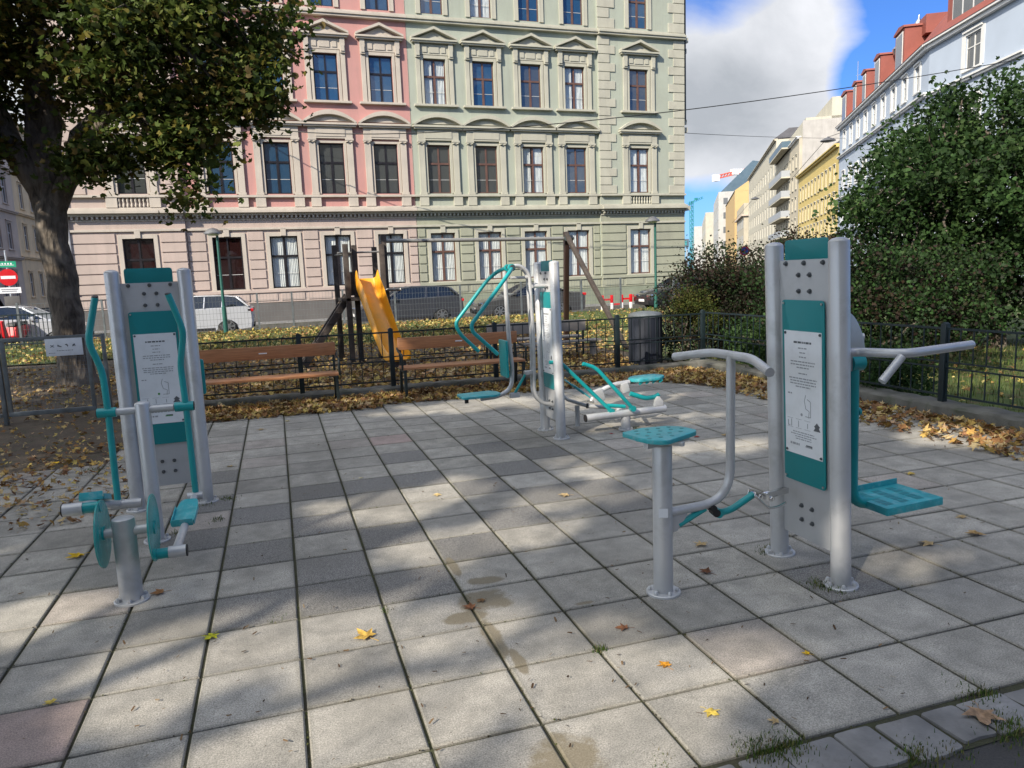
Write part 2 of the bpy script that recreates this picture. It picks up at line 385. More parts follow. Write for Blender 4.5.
def tag(o, label=None, cat=None, group=None, kind=None):
    if label: o['label'] = label
    if cat: o['category'] = cat
    if group: o['group'] = group
    if kind: o['kind'] = kind
    return o
def empty(name, loc, rz=0, label=None, cat=None, group=None, rot=None):
    o = bpy.data.objects.new(name, None); COL.objects.link(o); o.location = loc
    o.rotation_euler = rot if rot else (0, 0, rz); o.empty_display_size = .2
    return tag(o, label, cat, group)
def copy_tree(o, parent=None):
    c = o.copy(); COL.objects.link(c); c.parent = parent
    for ch in o.children: copy_tree(ch, c)
    return c
def inst(name, me, parent, loc=(0, 0, 0), rot=(0, 0, 0), sc=(1, 1, 1)):
    o = bpy.data.objects.new(name, me); COL.objects.link(o); o.parent = parent
    o.location = loc; o.rotation_euler = rot; o.scale = sc; return o
X, Y, Z = (1, 0, 0), (0, 1, 0), (0, 0, 1)
# ------------------------------------------------------------------ camera, sun, sky
r_, u_, f_ = (0.952126, -0.303323, -0.038366), (0.081, 0.128, 0.989), None
pit, roll, yaw = .1465995, -.0387753, .3026379
def cam_basis():
    fw = Vector((0, math.cos(pit), -math.sin(pit))); r0 = Vector((1, 0, 0)); u0 = r0.cross(fw)
    r = r0 * math.cos(roll) + u0 * math.sin(roll); u = u0 * math.cos(roll) - r0 * math.sin(roll)
    Rz = Matrix.Rotation(-yaw, 3, 'Z'); return Rz @ r, Rz @ u, Rz @ fw
cr, cu, cf = cam_basis()
cd = bpy.data.cameras.new('camera'); cam = bpy.data.objects.new('camera', cd); COL.objects.link(cam)
cam.matrix_world = Matrix(((cr.x, cu.x, -cf.x, 0), (cr.y, cu.y, -cf.y, 0), (cr.z, cu.z, -cf.z, 1.586), (0, 0, 0, 1)))
cd.sensor_width = 36; cd.lens = 740.985 * 36 / 1024; cd.clip_end = 4000; cd.clip_start = .05
scene.camera = cam
SUN = Vector((-.80, -.60, 0)).normalized(); EL = R(33)
S = Vector((SUN.x * math.cos(EL), SUN.y * math.cos(EL), math.sin(EL)))
ld = bpy.data.lights.new('sun', 'SUN'); ld.energy = 3.4; ld.angle = R(.55); ld.color = (1, .90, .76)
lo = bpy.data.objects.new('sun', ld); COL.objects.link(lo); lo.rotation_euler = S.to_track_quat('Z', 'Y').to_euler()
lo.location = (-20, -20, 30)
w = bpy.data.worlds.new('World'); scene.world = w; w.use_nodes = True
nt = w.node_tree; bg = nt.nodes['Background']; bg.inputs[1].default_value = .15
sky = N(nt, 'ShaderNodeTexSky', sky_type='NISHITA', sun_disc=False, sun_elevation=EL, sun_rotation=math.atan2(S.x, S.y) % (2 * math.pi))
sky.altitude = 180; sky.dust_density = .6; sky.ozone_density = 2.5; sky.air_density = 1.0
tc = N(nt, 'ShaderNodeTexCoord'); V = tc.outputs['Generated']
mp = N(nt, 'ShaderNodeMapping'); nt.links.new(V, mp.inputs[0]); mp.inputs['Scale'].default_value = (1, 1, 1.7)
mp.inputs['Location'].default_value = (.31, .12, .2)
n1 = noise(nt, mp.outputs[0], 3.1, 9, .56, .25); n2 = noise(nt, mp.outputs[0], 6.0, 8, .6, .3)
def blob(d, lo_, hi_, amt):
    vm = N(nt, 'ShaderNodeVectorMath', operation='DOT_PRODUCT'); nt.links.new(V, vm.inputs[0]); vm.inputs[1].default_value = Vector(d).normalized()
    mr = N(nt, 'ShaderNodeMapRange', interpolation_type='SMOOTHSTEP'); nt.links.new(vm.outputs['Value'], mr.inputs[0])
    mr.inputs[1].default_value = math.cos(R(hi_)); mr.inputs[2].default_value = math.cos(R(lo_)); mr.inputs[3].default_value = 0; mr.inputs[4].default_value = amt
    return mr.outputs[0]
def pix(x, y): return cf * 740.985 + cr * (x - 512) - cu * (y - 384)
tot = n1
for (x, y, a, b_, amt) in ((-900, -700, 5, 100, .12), (745, 70, 2, 10.5, .34), (800, 55, 1, 6.5, .22), (710, 130, 1, 6, .25), (655, 60, 2, 12, .2), (100, 80, 5, 26, .35), (700, 215, 0, 2.5, .18), (900, 10, .5, 6, .10)):
    d = pix(x, y); ad = N(nt, 'ShaderNodeMath', operation='ADD'); nt.links.new(tot, ad.inputs[0]); nt.links.new(blob(d, a, b_, amt), ad.inputs[1]); tot = ad.outputs[0]
for (x, y, a, b_, amt) in ((935, -10, 1, 10, .2), (720, -30, 1, 7, .32), (900, 50, 1, 6, .22),  (702, 182, .4, 3.4, .34), (690, 240, .5, 4.5, .35), (870, 80, 0, 3, .2)):
    d = pix(x, y); ad = N(nt, 'ShaderNodeMath', operation='SUBTRACT'); nt.links.new(tot, ad.inputs[0]); nt.links.new(blob(d, a, b_, amt), ad.inputs[1]); tot = ad.outputs[0]
mask = ramp(nt, tot, .47, .76)
# cloud body: bright rims, grey heart where the cloud is thick
thick = N(nt, 'ShaderNodeMath', operation='MULTIPLY_ADD'); nt.links.new(n2, thick.inputs[0]); thick.inputs[1].default_value = -1.9; nt.links.new(tot, thick.inputs[2])
dk = thick.outputs[0]
for (x, y, a, b_, amt) in ((735, 120, 0, 9, .22), (700, 60, 0, 9, .14), (820, 40, 0, 4.5, -.34), (780, 12, 0, 5, -.25)):
    ad = N(nt, 'ShaderNodeMath', operation='ADD'); nt.links.new(dk, ad.inputs[0]); nt.links.new(blob(pix(x, y), a, b_, amt), ad.inputs[1]); dk = ad.outputs[0]
cc = ramp(nt, dk, -.70, .80, (2.9, 2.95, 3.1), (1.45, 1.55, 1.7))
# clouds on the sun's side of the sky are made brighter and warmer to lift the ambient light
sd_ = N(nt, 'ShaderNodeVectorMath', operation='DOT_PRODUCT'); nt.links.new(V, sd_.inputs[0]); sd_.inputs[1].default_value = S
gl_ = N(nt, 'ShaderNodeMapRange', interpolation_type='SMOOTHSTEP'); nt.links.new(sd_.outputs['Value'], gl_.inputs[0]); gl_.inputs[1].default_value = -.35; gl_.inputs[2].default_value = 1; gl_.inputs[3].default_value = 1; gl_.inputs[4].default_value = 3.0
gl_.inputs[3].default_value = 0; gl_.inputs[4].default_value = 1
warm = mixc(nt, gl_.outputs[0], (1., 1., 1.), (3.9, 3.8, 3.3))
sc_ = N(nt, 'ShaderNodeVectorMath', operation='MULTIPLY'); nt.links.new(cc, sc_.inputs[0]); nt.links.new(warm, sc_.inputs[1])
skyc = mixc(nt, 1., sky.outputs[0], (.165, .28, .49), 'MULTIPLY')
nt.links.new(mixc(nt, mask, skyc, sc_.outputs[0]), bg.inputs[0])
scene.view_settings.view_transform = 'Standard'; scene.view_settings.look = 'None'; scene.view_settings.exposure = 1.17
scene.view_settings.gamma = 1
scene.cycles.max_bounces = 6; scene.cycles.diffuse_bounces = 3; scene.cycles.transparent_max_bounces = 12
scene.cycles.caustics_reflective = False; scene.cycles.caustics_refractive = False

# ------------------------------------------------------------------ scattered leaf meshes
MAPLE = [(-90, .30), (-62, .34), (-28, .62), (-8, .38), (28, .92), (52, .42), (72, .66), (90, 1.0), (108, .66), (128, .42), (152, .92), (188, .38), (208, .62), (242, .34)]
MAPLE = [(math.cos(R(a)) * q, math.sin(R(a)) * q) for a, q in MAPLE]
STAR = [(math.cos(R(a)) * q, math.sin(R(a)) * q) for a, q in [(-90, .35), (-25, .7), (0, .4), (35, .95), (62, .45), (90, 1.0), (118, .45), (145, .95), (180, .4), (205, .7)]]
TREEL = [(-.0, -.45), (.5, -.25), (.62, .35), (.22, .3), (0, .85), (-.22, .3), (-.62, .35), (-.5, -.25)]
def leaf_cloud(name, pos, size, nrm, col, mtl, shape=STAR, curl=.35, parent=None):
    """one mesh of many leaf-shaped faces: pos (n,3), size (n), nrm (n,3), col (n,3)"""
    n = len(pos); k = len(shape); sh = np.array(shape)
    nrm = nrm / np.linalg.norm(nrm, axis=1, keepdims=True)
    a = nr.normal(size=(n, 3)); t = np.cross(nrm, a); t /= np.linalg.norm(t, axis=1, keepdims=True); b = np.cross(nrm, t)
    cu1 = nr.uniform(-curl, curl, (n, 1)); cu2 = nr.uniform(-curl, curl, (n, 1))
    x = sh[None, :, 0] * size[:, None] * nr.uniform(.8, 1.1, (n, 1)); y = sh[None, :, 1] * size[:, None]
    z = (cu1 * sh[None, :, 0] ** 2 + cu2 * sh[None, :, 1] ** 2 + nr.uniform(-.12, .12, (n, k)) * curl * 2) * size[:, None]
    P = pos[:, None, :] + x[..., None] * t[:, None, :] + y[..., None] * b[:, None, :] + z[..., None] * nrm[:, None, :]
    allv = np.concatenate([pos[:, None, :], P], axis=1).reshape(-1, 3)
    base = np.arange(n)[:, None] * (k + 1)
    i1 = np.arange(k)[None, :] + 1; i2 = (np.arange(k)[None, :] + 1) % k + 1
    tri = np.stack([np.broadcast_to(base, (n, k)), base + i1, base + i2], -1).reshape(-1)
    me = bpy.data.meshes.new(name); me.vertices.add(len(allv)); me.vertices.foreach_set('co', allv.astype(np.float32).ravel())
    nt_ = n * k; me.loops.add(nt_ * 3); me.loops.foreach_set('vertex_index', tri.astype(np.int32))
    me.polygons.add(nt_); me.polygons.foreach_set('loop_start', (np.arange(nt_) * 3).astype(np.int32))
    me.update(calc_edges=True)
    at = me.color_attributes.new('Col', 'FLOAT_COLOR', 'POINT')
    cc_ = np.ones((n, k + 1, 4)); cc_[..., :3] = col[:, None, :]; cc_[:, 1:, :3] *= nr.uniform(.8, 1.1, (n, k, 1))
    at.data.foreach_set('color', cc_.astype(np.float32).ravel())
    me.materials.append(M[mtl]); me.validate()
    o = bpy.data.objects.new(name, me); COL.objects.link(o)
    if parent is not None: o.parent = parent
    return o
AUT = np.array([(.50, .36, .14), (.55, .42, .22), (.50, .33, .09), (.42, .25, .07), (.55, .42, .12), (.30, .16, .06), (.20, .10, .045), (.38, .28, .14), (.45, .30, .17), (.26, .13, .05), (.46, .33, .12), (.24, .12, .06)])
def pick(pal, n, p=None): return pal[nr.choice(len(pal), n, p=p)] * nr.uniform(.7, 1.15, (n, 1))
def litter(name, xy, z, s0=.035, s1=.07, pal=AUT, p=None, stack=.03, tilt=.5, shape=STAR, curl=.5, label=None):
    n = len(xy); pos = np.zeros((n, 3)); pos[:, :2] = xy; pos[:, 2] = z + nr.uniform(.008, .012 + stack, n)
    nm = np.zeros((n, 3)); nm[:, 2] = 1; nm[:, :2] = nr.normal(0, tilt, (n, 2))
    o = leaf_cloud(name, pos, nr.uniform(s0, s1, n), nm, pick(pal, n, p), 'litter', shape, curl)
    return tag(o, label, 'leaves', kind='stuff')
def grass(name, xy, z, h0, h1, wdt, pal, label):
    n = len(xy); base = np.zeros((n, 3)); base[:, :2] = xy; base[:, 2] = z
    h = nr.uniform(h0, h1, n); az = nr.uniform(0, 6.283, n); ln = nr.uniform(.1, .7, n) * h
    d = np.stack([np.cos(az), np.sin(az), 0 * az], 1); sd = np.stack([-np.sin(az), np.cos(az), 0 * az], 1) * (nr.uniform(.6, 1.3, n) * wdt)[:, None]
    mid = base + d * (ln * .3)[:, None] + np.array([0, 0, 1]) * (h * .6)[:, None]; tip = base + d * ln[:, None] + np.array([0, 0, 1]) * h[:, None]
    P = np.stack([base - sd, base + sd, mid + sd * .7, mid - sd * .7, tip], 1).reshape(-1, 3)
    me = bpy.data.meshes.new(name); me.vertices.add(5 * n); me.vertices.foreach_set('co', P.astype(np.float32).ravel())
    b = np.arange(n)[:, None] * 5; idx = (b + np.array([[0, 1, 2, 0, 2, 3, 3, 2, 4]])).ravel()
    me.loops.add(9 * n); me.loops.foreach_set('vertex_index', idx.astype(np.int32)); me.polygons.add(3 * n)
    me.polygons.foreach_set('loop_start', (np.arange(3 * n) * 3).astype(np.int32)); me.update(calc_edges=True)
    at = me.color_attributes.new('Col', 'FLOAT_COLOR', 'POINT'); c = np.ones((n, 5, 4)); c[..., :3] = pick(pal, n)[:, None, :]
    at.data.foreach_set('color', c.astype(np.float32).ravel()); me.materials.append(M['grass']); me.validate()
    o = bpy.data.objects.new(name, me); COL.objects.link(o); return tag(o, label, 'grass', kind='stuff')
GR = np.array([(.05, .10, .015), (.08, .14, .02), (.12, .16, .03), (.16, .17, .05), (.04, .08, .02), (.15, .13, .06)])
def uni(n, x0, x1, y0, y1): return np.stack([nr.uniform(x0, x1, n), nr.uniform(y0, y1, n)], 1)

# ------------------------------------------------------------------ the ground
def sheet(name, x0, x1, y0, y1, z, m, nx=1, ny=1, amp=0):
    mb = MB(); vs = []; fs = []
    for j in range(ny + 1):
        for i in range(nx + 1):
            x = x0 + (x1 - x0) * i / nx; y = y0 + (y1 - y0) * j / ny
            vs.append((x, y, z + (amp * (math.sin(x * 1.7 + y) + math.sin(y * 2.3 - x * .6)) if amp else 0)))
    for j in range(ny):
        for i in range(nx): a = j * (nx + 1) + i; fs.append((a, a + 1, a + nx + 2, a + nx + 1))
    mb.add(vs, fs); o = mb.build(name, m, smooth=False); o['kind'] = 'structure'; return o
sheet('street', -900, 1500, -60, 1800, -.255, 'asphalt')
sheet('pavement', -9.5, 22.5, 33.6, 36.1, -.12, 'sett')
mb = MB(); mb.box(-9.5, 22.5, 33.45, 33.6, -.26, -.11); o = mb.build('kerb', 'kerb'); o['kind'] = 'structure'
sheet('park_ground', -30, 26, 10.2, 27.6, -.02, 'soil', 60, 20, .012)
mb = MB(); mb.box(-30, 26, 27.6, 27.75, -.3, -.0); o = mb.build('kerb', 'kerb'); o['kind'] = 'structure'
sheet('lawn', -30, 26, 19.0, 27.6, .012, 'lawn', 40, 10, .01)
sheet('lawn', 6.55, 26, -10, 18.96, -.01, 'lawn', 20, 40, .01)
sheet('soil_patch', -30, -1.2, 6.6, 10.2, -.004, 'soil', 40, 10, .003)
sheet('park_path', -30, -3.9, -10, 6.6, -.016, 'asphalt')
sheet('asphalt_path', -30, 26, -40, 1.70, -.016, 'asphalt', 1, 1)
sheet('joint_bed', -3.9, 6.3, 1.69, 10.2, -.012, 'joint')

T = .4; GX, GY = -1.216, 2.71
def dark_tile(i, j):
    # i: column right of the line through x=-1.216, j: row number
    if (i, j) in ((2, 2), (3, 2), (4, 2), (3, 3), (9, 0), (6, 4)): return 1
    if 1 <= i <= 8 and 4 <= j <= 9:
        if (i + j) % 2 == 0 and rnd.random() < .88: return 1
        if rnd.random() < .12: return 1
    if 2 <= i <= 10 and 3 <= j <= 6 and rnd.random() < .14: return 1
    return 0
mb = MB(); cols = []
rnd.seed(5)
for i in range(-7, 19):
    for j in range(-2, 19):
        x = GX + i * T; y = GY + j * T
        if x < -1.7 and y > 7.2: continue
        if x > 6.2 or y > 10.1: continue
        g = .0055 + rnd.uniform(0, .002); c = .006; dz = rnd.uniform(-.0015, .0015)
        z = [dz + rnd.uniform(-.0012, .0012) for _ in range(4)]
        x0, x1, y0, y1 = x + g, x + T - g, y + g, y + T - g
        top = [(x0 + c, y0 + c, z[0]), (x1 - c, y0 + c, z[1]), (x1 - c, y1 - c, z[2]), (x0 + c, y1 - c, z[3])]
        rim = [(x0, y0, z[0] - .005), (x1, y0, z[1] - .005), (x1, y1, z[2] - .005), (x0, y1, z[3] - .005)]
        bot = [(x0, y0, -.03), (x1, y0, -.03), (x1, y1, -.03), (x0, y1, -.03)]
        mb.add(top + rim + bot, [(0, 1, 2, 3)] + [(4 + k, 4 + (k + 1) % 4, (k + 1) % 4, k) for k in range(4)] + [(8 + k, 8 + (k + 1) % 4, 4 + (k + 1) % 4, 4 + k) for k in range(4)])
        tint = rnd.gauss(.5, .2); pinkish = 1. if (i, j) in ((0, 0), (-1, 0), (0, 12), (5, 11)) else (.25 if rnd.random() < .05 else 0)
        cols += [(max(0, min(1, tint)), max(float(dark_tile(i, j)), rnd.uniform(0, .3) ** 1.3), pinkish, 1)] * 12
o = mb.build('paving', 'tiles', smooth=False); o['kind'] = 'structure'
at = o.data.color_attributes.new('Col', 'FLOAT_COLOR', 'POINT'); at.data.foreach_set('color', np.array(cols, dtype=np.float32).ravel())
# row of stone setts along the near edge
mb = MB(); x = -3.8; rnd.seed(3)
while x < 6.3:
    wd = rnd.uniform(.15, .23); zt = rnd.uniform(-.012, .002); y0 = 1.70 + rnd.uniform(-.012, .012); y1 = 1.895 + rnd.uniform(-.012, .004)
    j = lambda: rnd.uniform(-.008, .008)
    p = rpoly([(x + .008 + j(), y0 + j()), (x + wd * .5, y0 + j()), (x + wd - .008 + j(), y0 + j()), (x + wd - .006 + j(), (y0 + y1) / 2), (x + wd - .008 + j(), y1), (x + wd * .45, y1 + j() * .4), (x + .008 + j(), y1), (x + .006 + j(), (y0 + y1) / 2)], .012, 2)
    mb.prism(p, (0, 0, -.04), X, Y, Z, .04 + zt); x += wd
o = mb.build('sett_edging', 'sett', bevel=.004); o['kind'] = 'structure'
# kerbs under the fence
def rough_kerb(x0, x1, y0, y1, z1, n, alongx):
    mb = MB(); vs = []; fs = []
    for i in range(n + 1):
        t = i / n; q = lambda: rnd.uniform(-.008, .008)
        if alongx:
            x = x0 + (x1 - x0) * t; ring = [(x, y0 + q(), -.05), (x, y0 + q(), z1 - .02), (x, y0 + .025 + q(), z1 + q()), (x, y1 - .02 + q(), z1 + q()), (x, y1, z1 - .02), (x, y1, -.05)]
        else:
            y = y0 + (y1 - y0) * t; ring = [(x0 + q(), y, -.05), (x0 + q(), y, z1 - .02), (x0 + .025 + q(), y, z1 + q()), (x1 - .02 + q(), y, z1 + q()), (x1, y, z1 - .02), (x1, y, -.05)]
        vs += ring
    for i in range(n):
        for k in range(5): a = i * 6 + k; fs.append((a, a + 1, a + 7, a + 6))
    fs += [tuple(range(6)), tuple(n * 6 + k for k in range(6))]
    return mb.add(vs, fs)
o = rough_kerb(-2.1, 6.25, 10.17, 10.42, .11, 90, True).build('kerb', 'kerb', angle=50); o['kind'] = 'structure'
o = rough_kerb(6.25, 6.58, .5, 10.42, .13, 110, False).build('kerb', 'kerb', angle=50); o['kind'] = 'structure'

# leaf litter
def strip(n, a, b, wmin, wmax, bias=1.5):
    t = nr.uniform(0, 1, n)[:, None]; A = np.array(a); B = np.array(b); d = (B - A) / np.linalg.norm(B - A); nn = np.array([-d[1], d[0]])
    return A + (B - A) * t + nn * (wmin + (wmax - wmin) * nr.uniform(0, 1, n) ** bias)[:, None]
xy = np.concatenate([strip(5200, (-1.3, 10.12), (6.1, 10.12), 0, -.78, 1.35), strip(900, (-1.6, 9.6), (1.2, 9.5), 0, -.35, 1.5), strip(1900, (5.2, 10.0), (6.2, 8.4), -.5, .4, 1.),
                     strip(2300, (6.2, 2.4), (6.2, 10.0), 0, .80, 1.5)])
litter('leaf_litter', xy, 0, .030, .074, stack=.045, tilt=.6, label='dry yellow and brown leaves heaped along the foot of the fence kerbs')
pale = np.array([.08, .08, .12, .14, .13, .10, .08, .10, .07, .05, .03, .02])
litter('leaf_litter', np.concatenate([uni(900, -6, -1.5, 6.8, 10.3), uni(500, -2.4, -1.1, 5.6, 8.5)]), 0, .018, .05, stack=.02, tilt=.5, label='scattered leaves and crumbs on the dark soil left of the paving')
litter('leaf_litter', np.concatenate([uni(5600, -2.2, 6.1, 10.5, 13.5), uni(5200, -3, 9, 13.5, 19), uni(2500, -9, -2.3, 10.4, 18)]), -.015, .03, .075, stack=.03, p=pale, label='thick carpet of fallen leaves over the playground soil behind the fence')
YL = np.array([(.52, .42, .10), (.48, .36, .12), (.42, .27, .09), (.56, .47, .18), (.30, .16, .06), (.24, .13, .06)])
litter('leaf_litter', np.concatenate([uni(6000, -6, 9, 19, 27.4), uni(1300, 9, 20, 19, 27.4), uni(1800, -16, -6, 14, 27)]), .01, .035, .085, stack=.05, pal=YL, tilt=.7, label='yellow leaves strewn over the sunlit lawn strip before the street')
litter('leaf_litter', uni(420, 6.7, 12, 3.5, 12), 0, .03, .07, stack=.05, pal=YL, label='a few yellow leaves on the grass behind the right fence')
DB = np.array([(.12, .07, .035), (.20, .13, .07), (.07, .04, .02), (.26, .2, .13)])
litter('leaf_debris', np.concatenate([uni(560, -3, 5.6, 1.9, 9.3), uni(150, -1, 2.5, 2.0, 4.5)]), 0, .004, .016, stack=.002, pal=DB, tilt=.25, shape=[(-.25, -.9), (.25, -.8), (.3, .7), (0, 1), (-.3, .5)], curl=.3, label='tiny brown leaf crumbs and twigs sprinkled over the paving')
# grass
grass('lawn_grass', np.concatenate([uni(15000, -8, 20, 19, 23), uni(8000, -8, 20, 23, 27.5)]), .012, .04, .10, .008, GR, 'short green grass of the lawn strip beyond the playground')
grass('lawn_grass', uni(16000, 6.6, 13, 2.5, 12), 0, .03, .10, .004, GR, 'green grass behind the dark fence on the right')
tf = [(2.5, 2.86, .09, 260), (2.50, 3.36, .06, 90), (-.44, 5.8, .08, 90), (1.19, 2.71, .05, 60), (-.12, 3.54, .04, 30), (1.42, 1.91, .09, 260), (1.52, 1.90, .08, 160), (1.87, 1.72, .07, 160), (2.32, 1.9, .09, 120), (2.28, 1.70, .11, 260),
      (-.5, 5.3, .07, 60), (-1.66, 7.29, .16, 160), (.39, 3.44, .04, 50), (3.34, 6.3, .08, 90), (3.2, 6.5, .08, 80), (1.06, 1.93, .04, 40), (2.5, 6.9, .07, 50), (-1.75, 6.4, .2, 60), (1.08, 2.0, .05, 30), (-.72, 5.5, .07, 50), (1.65, 1.68, .06, 70), (2.0, 1.68, .05, 60)]
xy = np.concatenate([nr.normal(0, 1, (n, 2)) * s * .55 + np.array([x, y]) for x, y, s, n in tf])
grass('grass_tufts', xy, -.01, .008, .026, .0020, GR, 'small tufts of grass and moss in the paving joints and at the post feet')
pf = [(2.50, 2.83, .05, 150), (2.46, 2.90, .05, 120), (2.54, 3.40, .04, 60), (2.47, 3.33, .04, 50), (-.46, 5.80, .05, 90), (-.60, 5.70, .05, 50), (2.48, 6.98, .05, 50), (3.33, 6.62, .06, 90), (1.40, 1.92, .06, 160), (1.50, 1.91, .05, 100), (2.26, 1.70, .07, 160), (1.86, 1.70, .05, 90), (2.36, 1.90, .05, 70), (-1.66, 7.29, .1, 120), (-.74, 5.1, .05, 60), (1.19, 2.71, .025, 50), (-.50, 5.3, .04, 70)]
xy = np.concatenate([nr.normal(0, 1, (n, 2)) * s * .6 + np.array([x, y]) for x, y, s, n in pf])
grass('grass_tufts', xy, -.01, .012, .036, .0024, GR, 'taller weeds growing round the feet of the machine posts and along the sett edging')
# moss crumbs in the joints
n = 5200; gi = nr.integers(0, 2, n); a = nr.uniform(-3, 5.5, n); b = nr.uniform(1.9, 9.3, n)
ax = np.where(gi == 0, GX + np.round((a - GX) / T) * T, a); bx = np.where(gi == 0, b, GY + np.round((b - GY) / T) * T)
litter('joint_moss', np.stack([ax, bx], 1) + nr.normal(0, .0022, (n, 2)), -.014, .003, .008, pal=np.array([(.05, .065, .015), (.07, .08, .02), (.05, .04, .02)]), stack=.006, label='moss and dirt crumbs lying in the joints between the paving slabs')

# individual leaves on the slabs
def fallen_leaf(x, y, s, col, rz, label, flat=.25):
    mb = MB(); n = len(MAPLE); rr = random.Random(int(x * 1000) + int(y * 77)); a, b = rr.uniform(-.5, .7), rr.uniform(-.4, .6)
    zf = lambda px, py: s * (.10 + flat * (a * px * px + b * py * py) + rr.uniform(0, .16))
    vs = [(0, 0, s * .09)] + [(px * .5 * s, py * .5 * s, zf(px * .5, py * .5) * .8) for px, py in MAPLE] + [(px * s, py * s, zf(px, py)) for px, py in MAPLE]
    fs = [(0, 1 + k, 1 + (k + 1) % n) for k in range(n)] + [(1 + k, 1 + n + k, 1 + n + (k + 1) % n, 1 + (k + 1) % n) for k in range(n)]
    mb.add(vs, fs); mb.tube([(0, -.28 * s, s * .1), (0, -.7 * s, s * .12), (s * .1, -1.0 * s, s * .05)], s * .018, 5)
    me = mb.mesh('fallen_leaf', 'litter', True, 0, 60); at = me.color_attributes.new('Col', 'FLOAT_COLOR', 'POINT')
    c = []
    for i in range(len(me.vertices)):
        k = rr.uniform(.78, 1.15) * (.85 if 1 <= i <= n else 1); c += [col[0] * k, col[1] * k, col[2] * k, 1]
    at.data.foreach_set('color', c)
    o = bpy.data.objects.new('fallen_leaf', me); COL.objects.link(o); o.location = (x, y, 0); o.rotation_euler = (0, 0, rz)
    tag(o, label, 'leaf', 'single fallen leaves on the paving')
ye, yg, orr, br, ta, rd = (.72, .46, .02), (.55, .55, .03), (.66, .30, .03), (.20, .09, .045), (.52, .38, .19), (.35, .05, .035)
for a in [(-1.26, 4.89, .075, ye, 2.2, 'bright yellow leaf left of the bolted foot of the short front post'), (.27, 3.19, .07, (.62, .40, .09), .6, 'golden leaf in the sun patch between two joints, left of the tan stain'),
          (-.40, 3.47, .055, yg, 2.6, 'yellow green leaf lying across a joint at lower left'), (-.96, 3.12, .035, (.66, .5, .1), 1, 'small yellow leaf near the reddish slab at bottom left'),
          (1.37, 2.15, .045, (.70, .52, .10), 3.4, 'pale yellow leaf near the bottom edge, right of the lower stain'), (1.38, 2.49, .042, orr, .2, 'curled orange leaf on the slab in front of the seat post'),
          (1.96, 2.36, .025, ye, .9, 'tiny yellow leaf on a slab corner below the right panel machine'), (1.37, 2.84, .045, br, 1.2, 'brown curled leaf left in front of the seat post foot'),
          (2.23, 3.59, .06, ta, 2, 'tan leaf between the seat post and the right panel machine'), (2.04, 3.23, .055, br, .4, 'red brown leaf just behind the seat post foot'),
          (1.87, 4.8, .06, ta, 1.4, 'tan leaf on a dark slab behind the round seat post'), (1.02, 5.22, .045, (.6, .45, .2), 2.9, 'pale tan leaf on the dark slabs in the middle of the paving'),
          (3.38, 3.10, .065, ta, .7, 'pale tan leaf right of the right panel machine, nearest of its three'), (3.74, 3.12, .07, (.45, .30, .13), 2.3, 'brown tan leaf right of the hanging foot plate, rightmost'),
          (3.92, 3.36, .05, ta, .1, 'tan leaf beyond the foot plate, farthest of the close pair'), (4.41, 4.23, .05, (.6, .43, .1), 1.9, 'yellowish leaf between the foot plate and the right leaf heap'),
          (2.23, 1.80, .085, (.36, .24, .15), 2.5, 'big dry brown leaf on the stone setts at bottom right'), (.78, 3.30, .05, br, 1, 'crumpled brown leaf lying on the tan stain'), (.85, 3.36, .035, (.26, .15, .07), 2, 'small brown leaf scrap beside the crumpled one on the tan stain'),
          (3.04, 6.51, .03, (.55, .04, .05), 1, 'small red leaf in front of the rowing machine'), (3.69, 6.02, .045, rd, 2, 'dark red leaf beyond the teal seat plate'), (3.95, 5.95, .05, ta, .5, 'tan leaf beside the dark red one beyond the seat plate'),
          (-2.07, 7.77, .06, ye, 2, 'yellow leaf on the dark soil at far left'), (-.26, 8.47, .06, ta, 1.5, 'tan leaf in front of the left bench'), (.02, 8.85, .045, (.6, .5, .25), .5, 'pale leaf in front of the left bench, close to the heap'),
          (-.49, 6.85, .05, (.5, .38, .2), 1.1, 'pale leaf on the joint right behind the left panel machine'), (1.55, 2.02, .03, ta, 1, 'small tan leaf against the grass tuft at bottom right'),
          (4.05, 4.9, .045, (.6, .42, .2), 2, 'pale leaf on the slabs beyond the hanging foot plate'), (.55, 5.95, .03, (.6, .52, .3), 2, 'tiny pale leaf on a dark slab near the middle'), (-.70, 4.1, .055, (.40, .2, .08), 1.7, 'brown leaf beside the bolted foot of the short front post')]:
    fallen_leaf(*a)
# ------------------------------------------------------------------ outdoor fitness machines
def flange(mb, x, y, r, n=6):
    mb.lathe([(r, -.002), (r, .008), (r - .004, .011)], (x, y, 0), 24)
    for k in range(n):
        a = 2 * math.pi * (k + .5) / n; bx, by = x + math.cos(a) * r * .78, y + math.sin(a) * r * .78
        mb.lathe([(.011, .010), (.011, .020), (.007, .028)], (bx, by, 0), 6)
def post_mb(x, y, h, r, dome=True):
    mb = MB(); prof = [(r, 0), (r, h - r * .45)]
    for k in range(1, 6): a = math.pi / 2 * k / 5; prof.append((max(.001, r * math.cos(a)), h - r * .45 + r * .45 * math.sin(a)))
    return mb.lathe(prof, (x, y, 0), 28)
def text_lines(mb, x0, x1, z, h, y, rr, center=True, fill=.9):
    """a row of word-sized dashes"""
    L = (x1 - x0) * fill; c = (x0 + x1) / 2; a = c - L / 2 if center else x0; e = a + L
    while a < e - .002:
        wd = rr.uniform(.008, .026)
        mb.box(a, min(e, a + wd), y, y + .0006, z, z + h); a += wd + .005
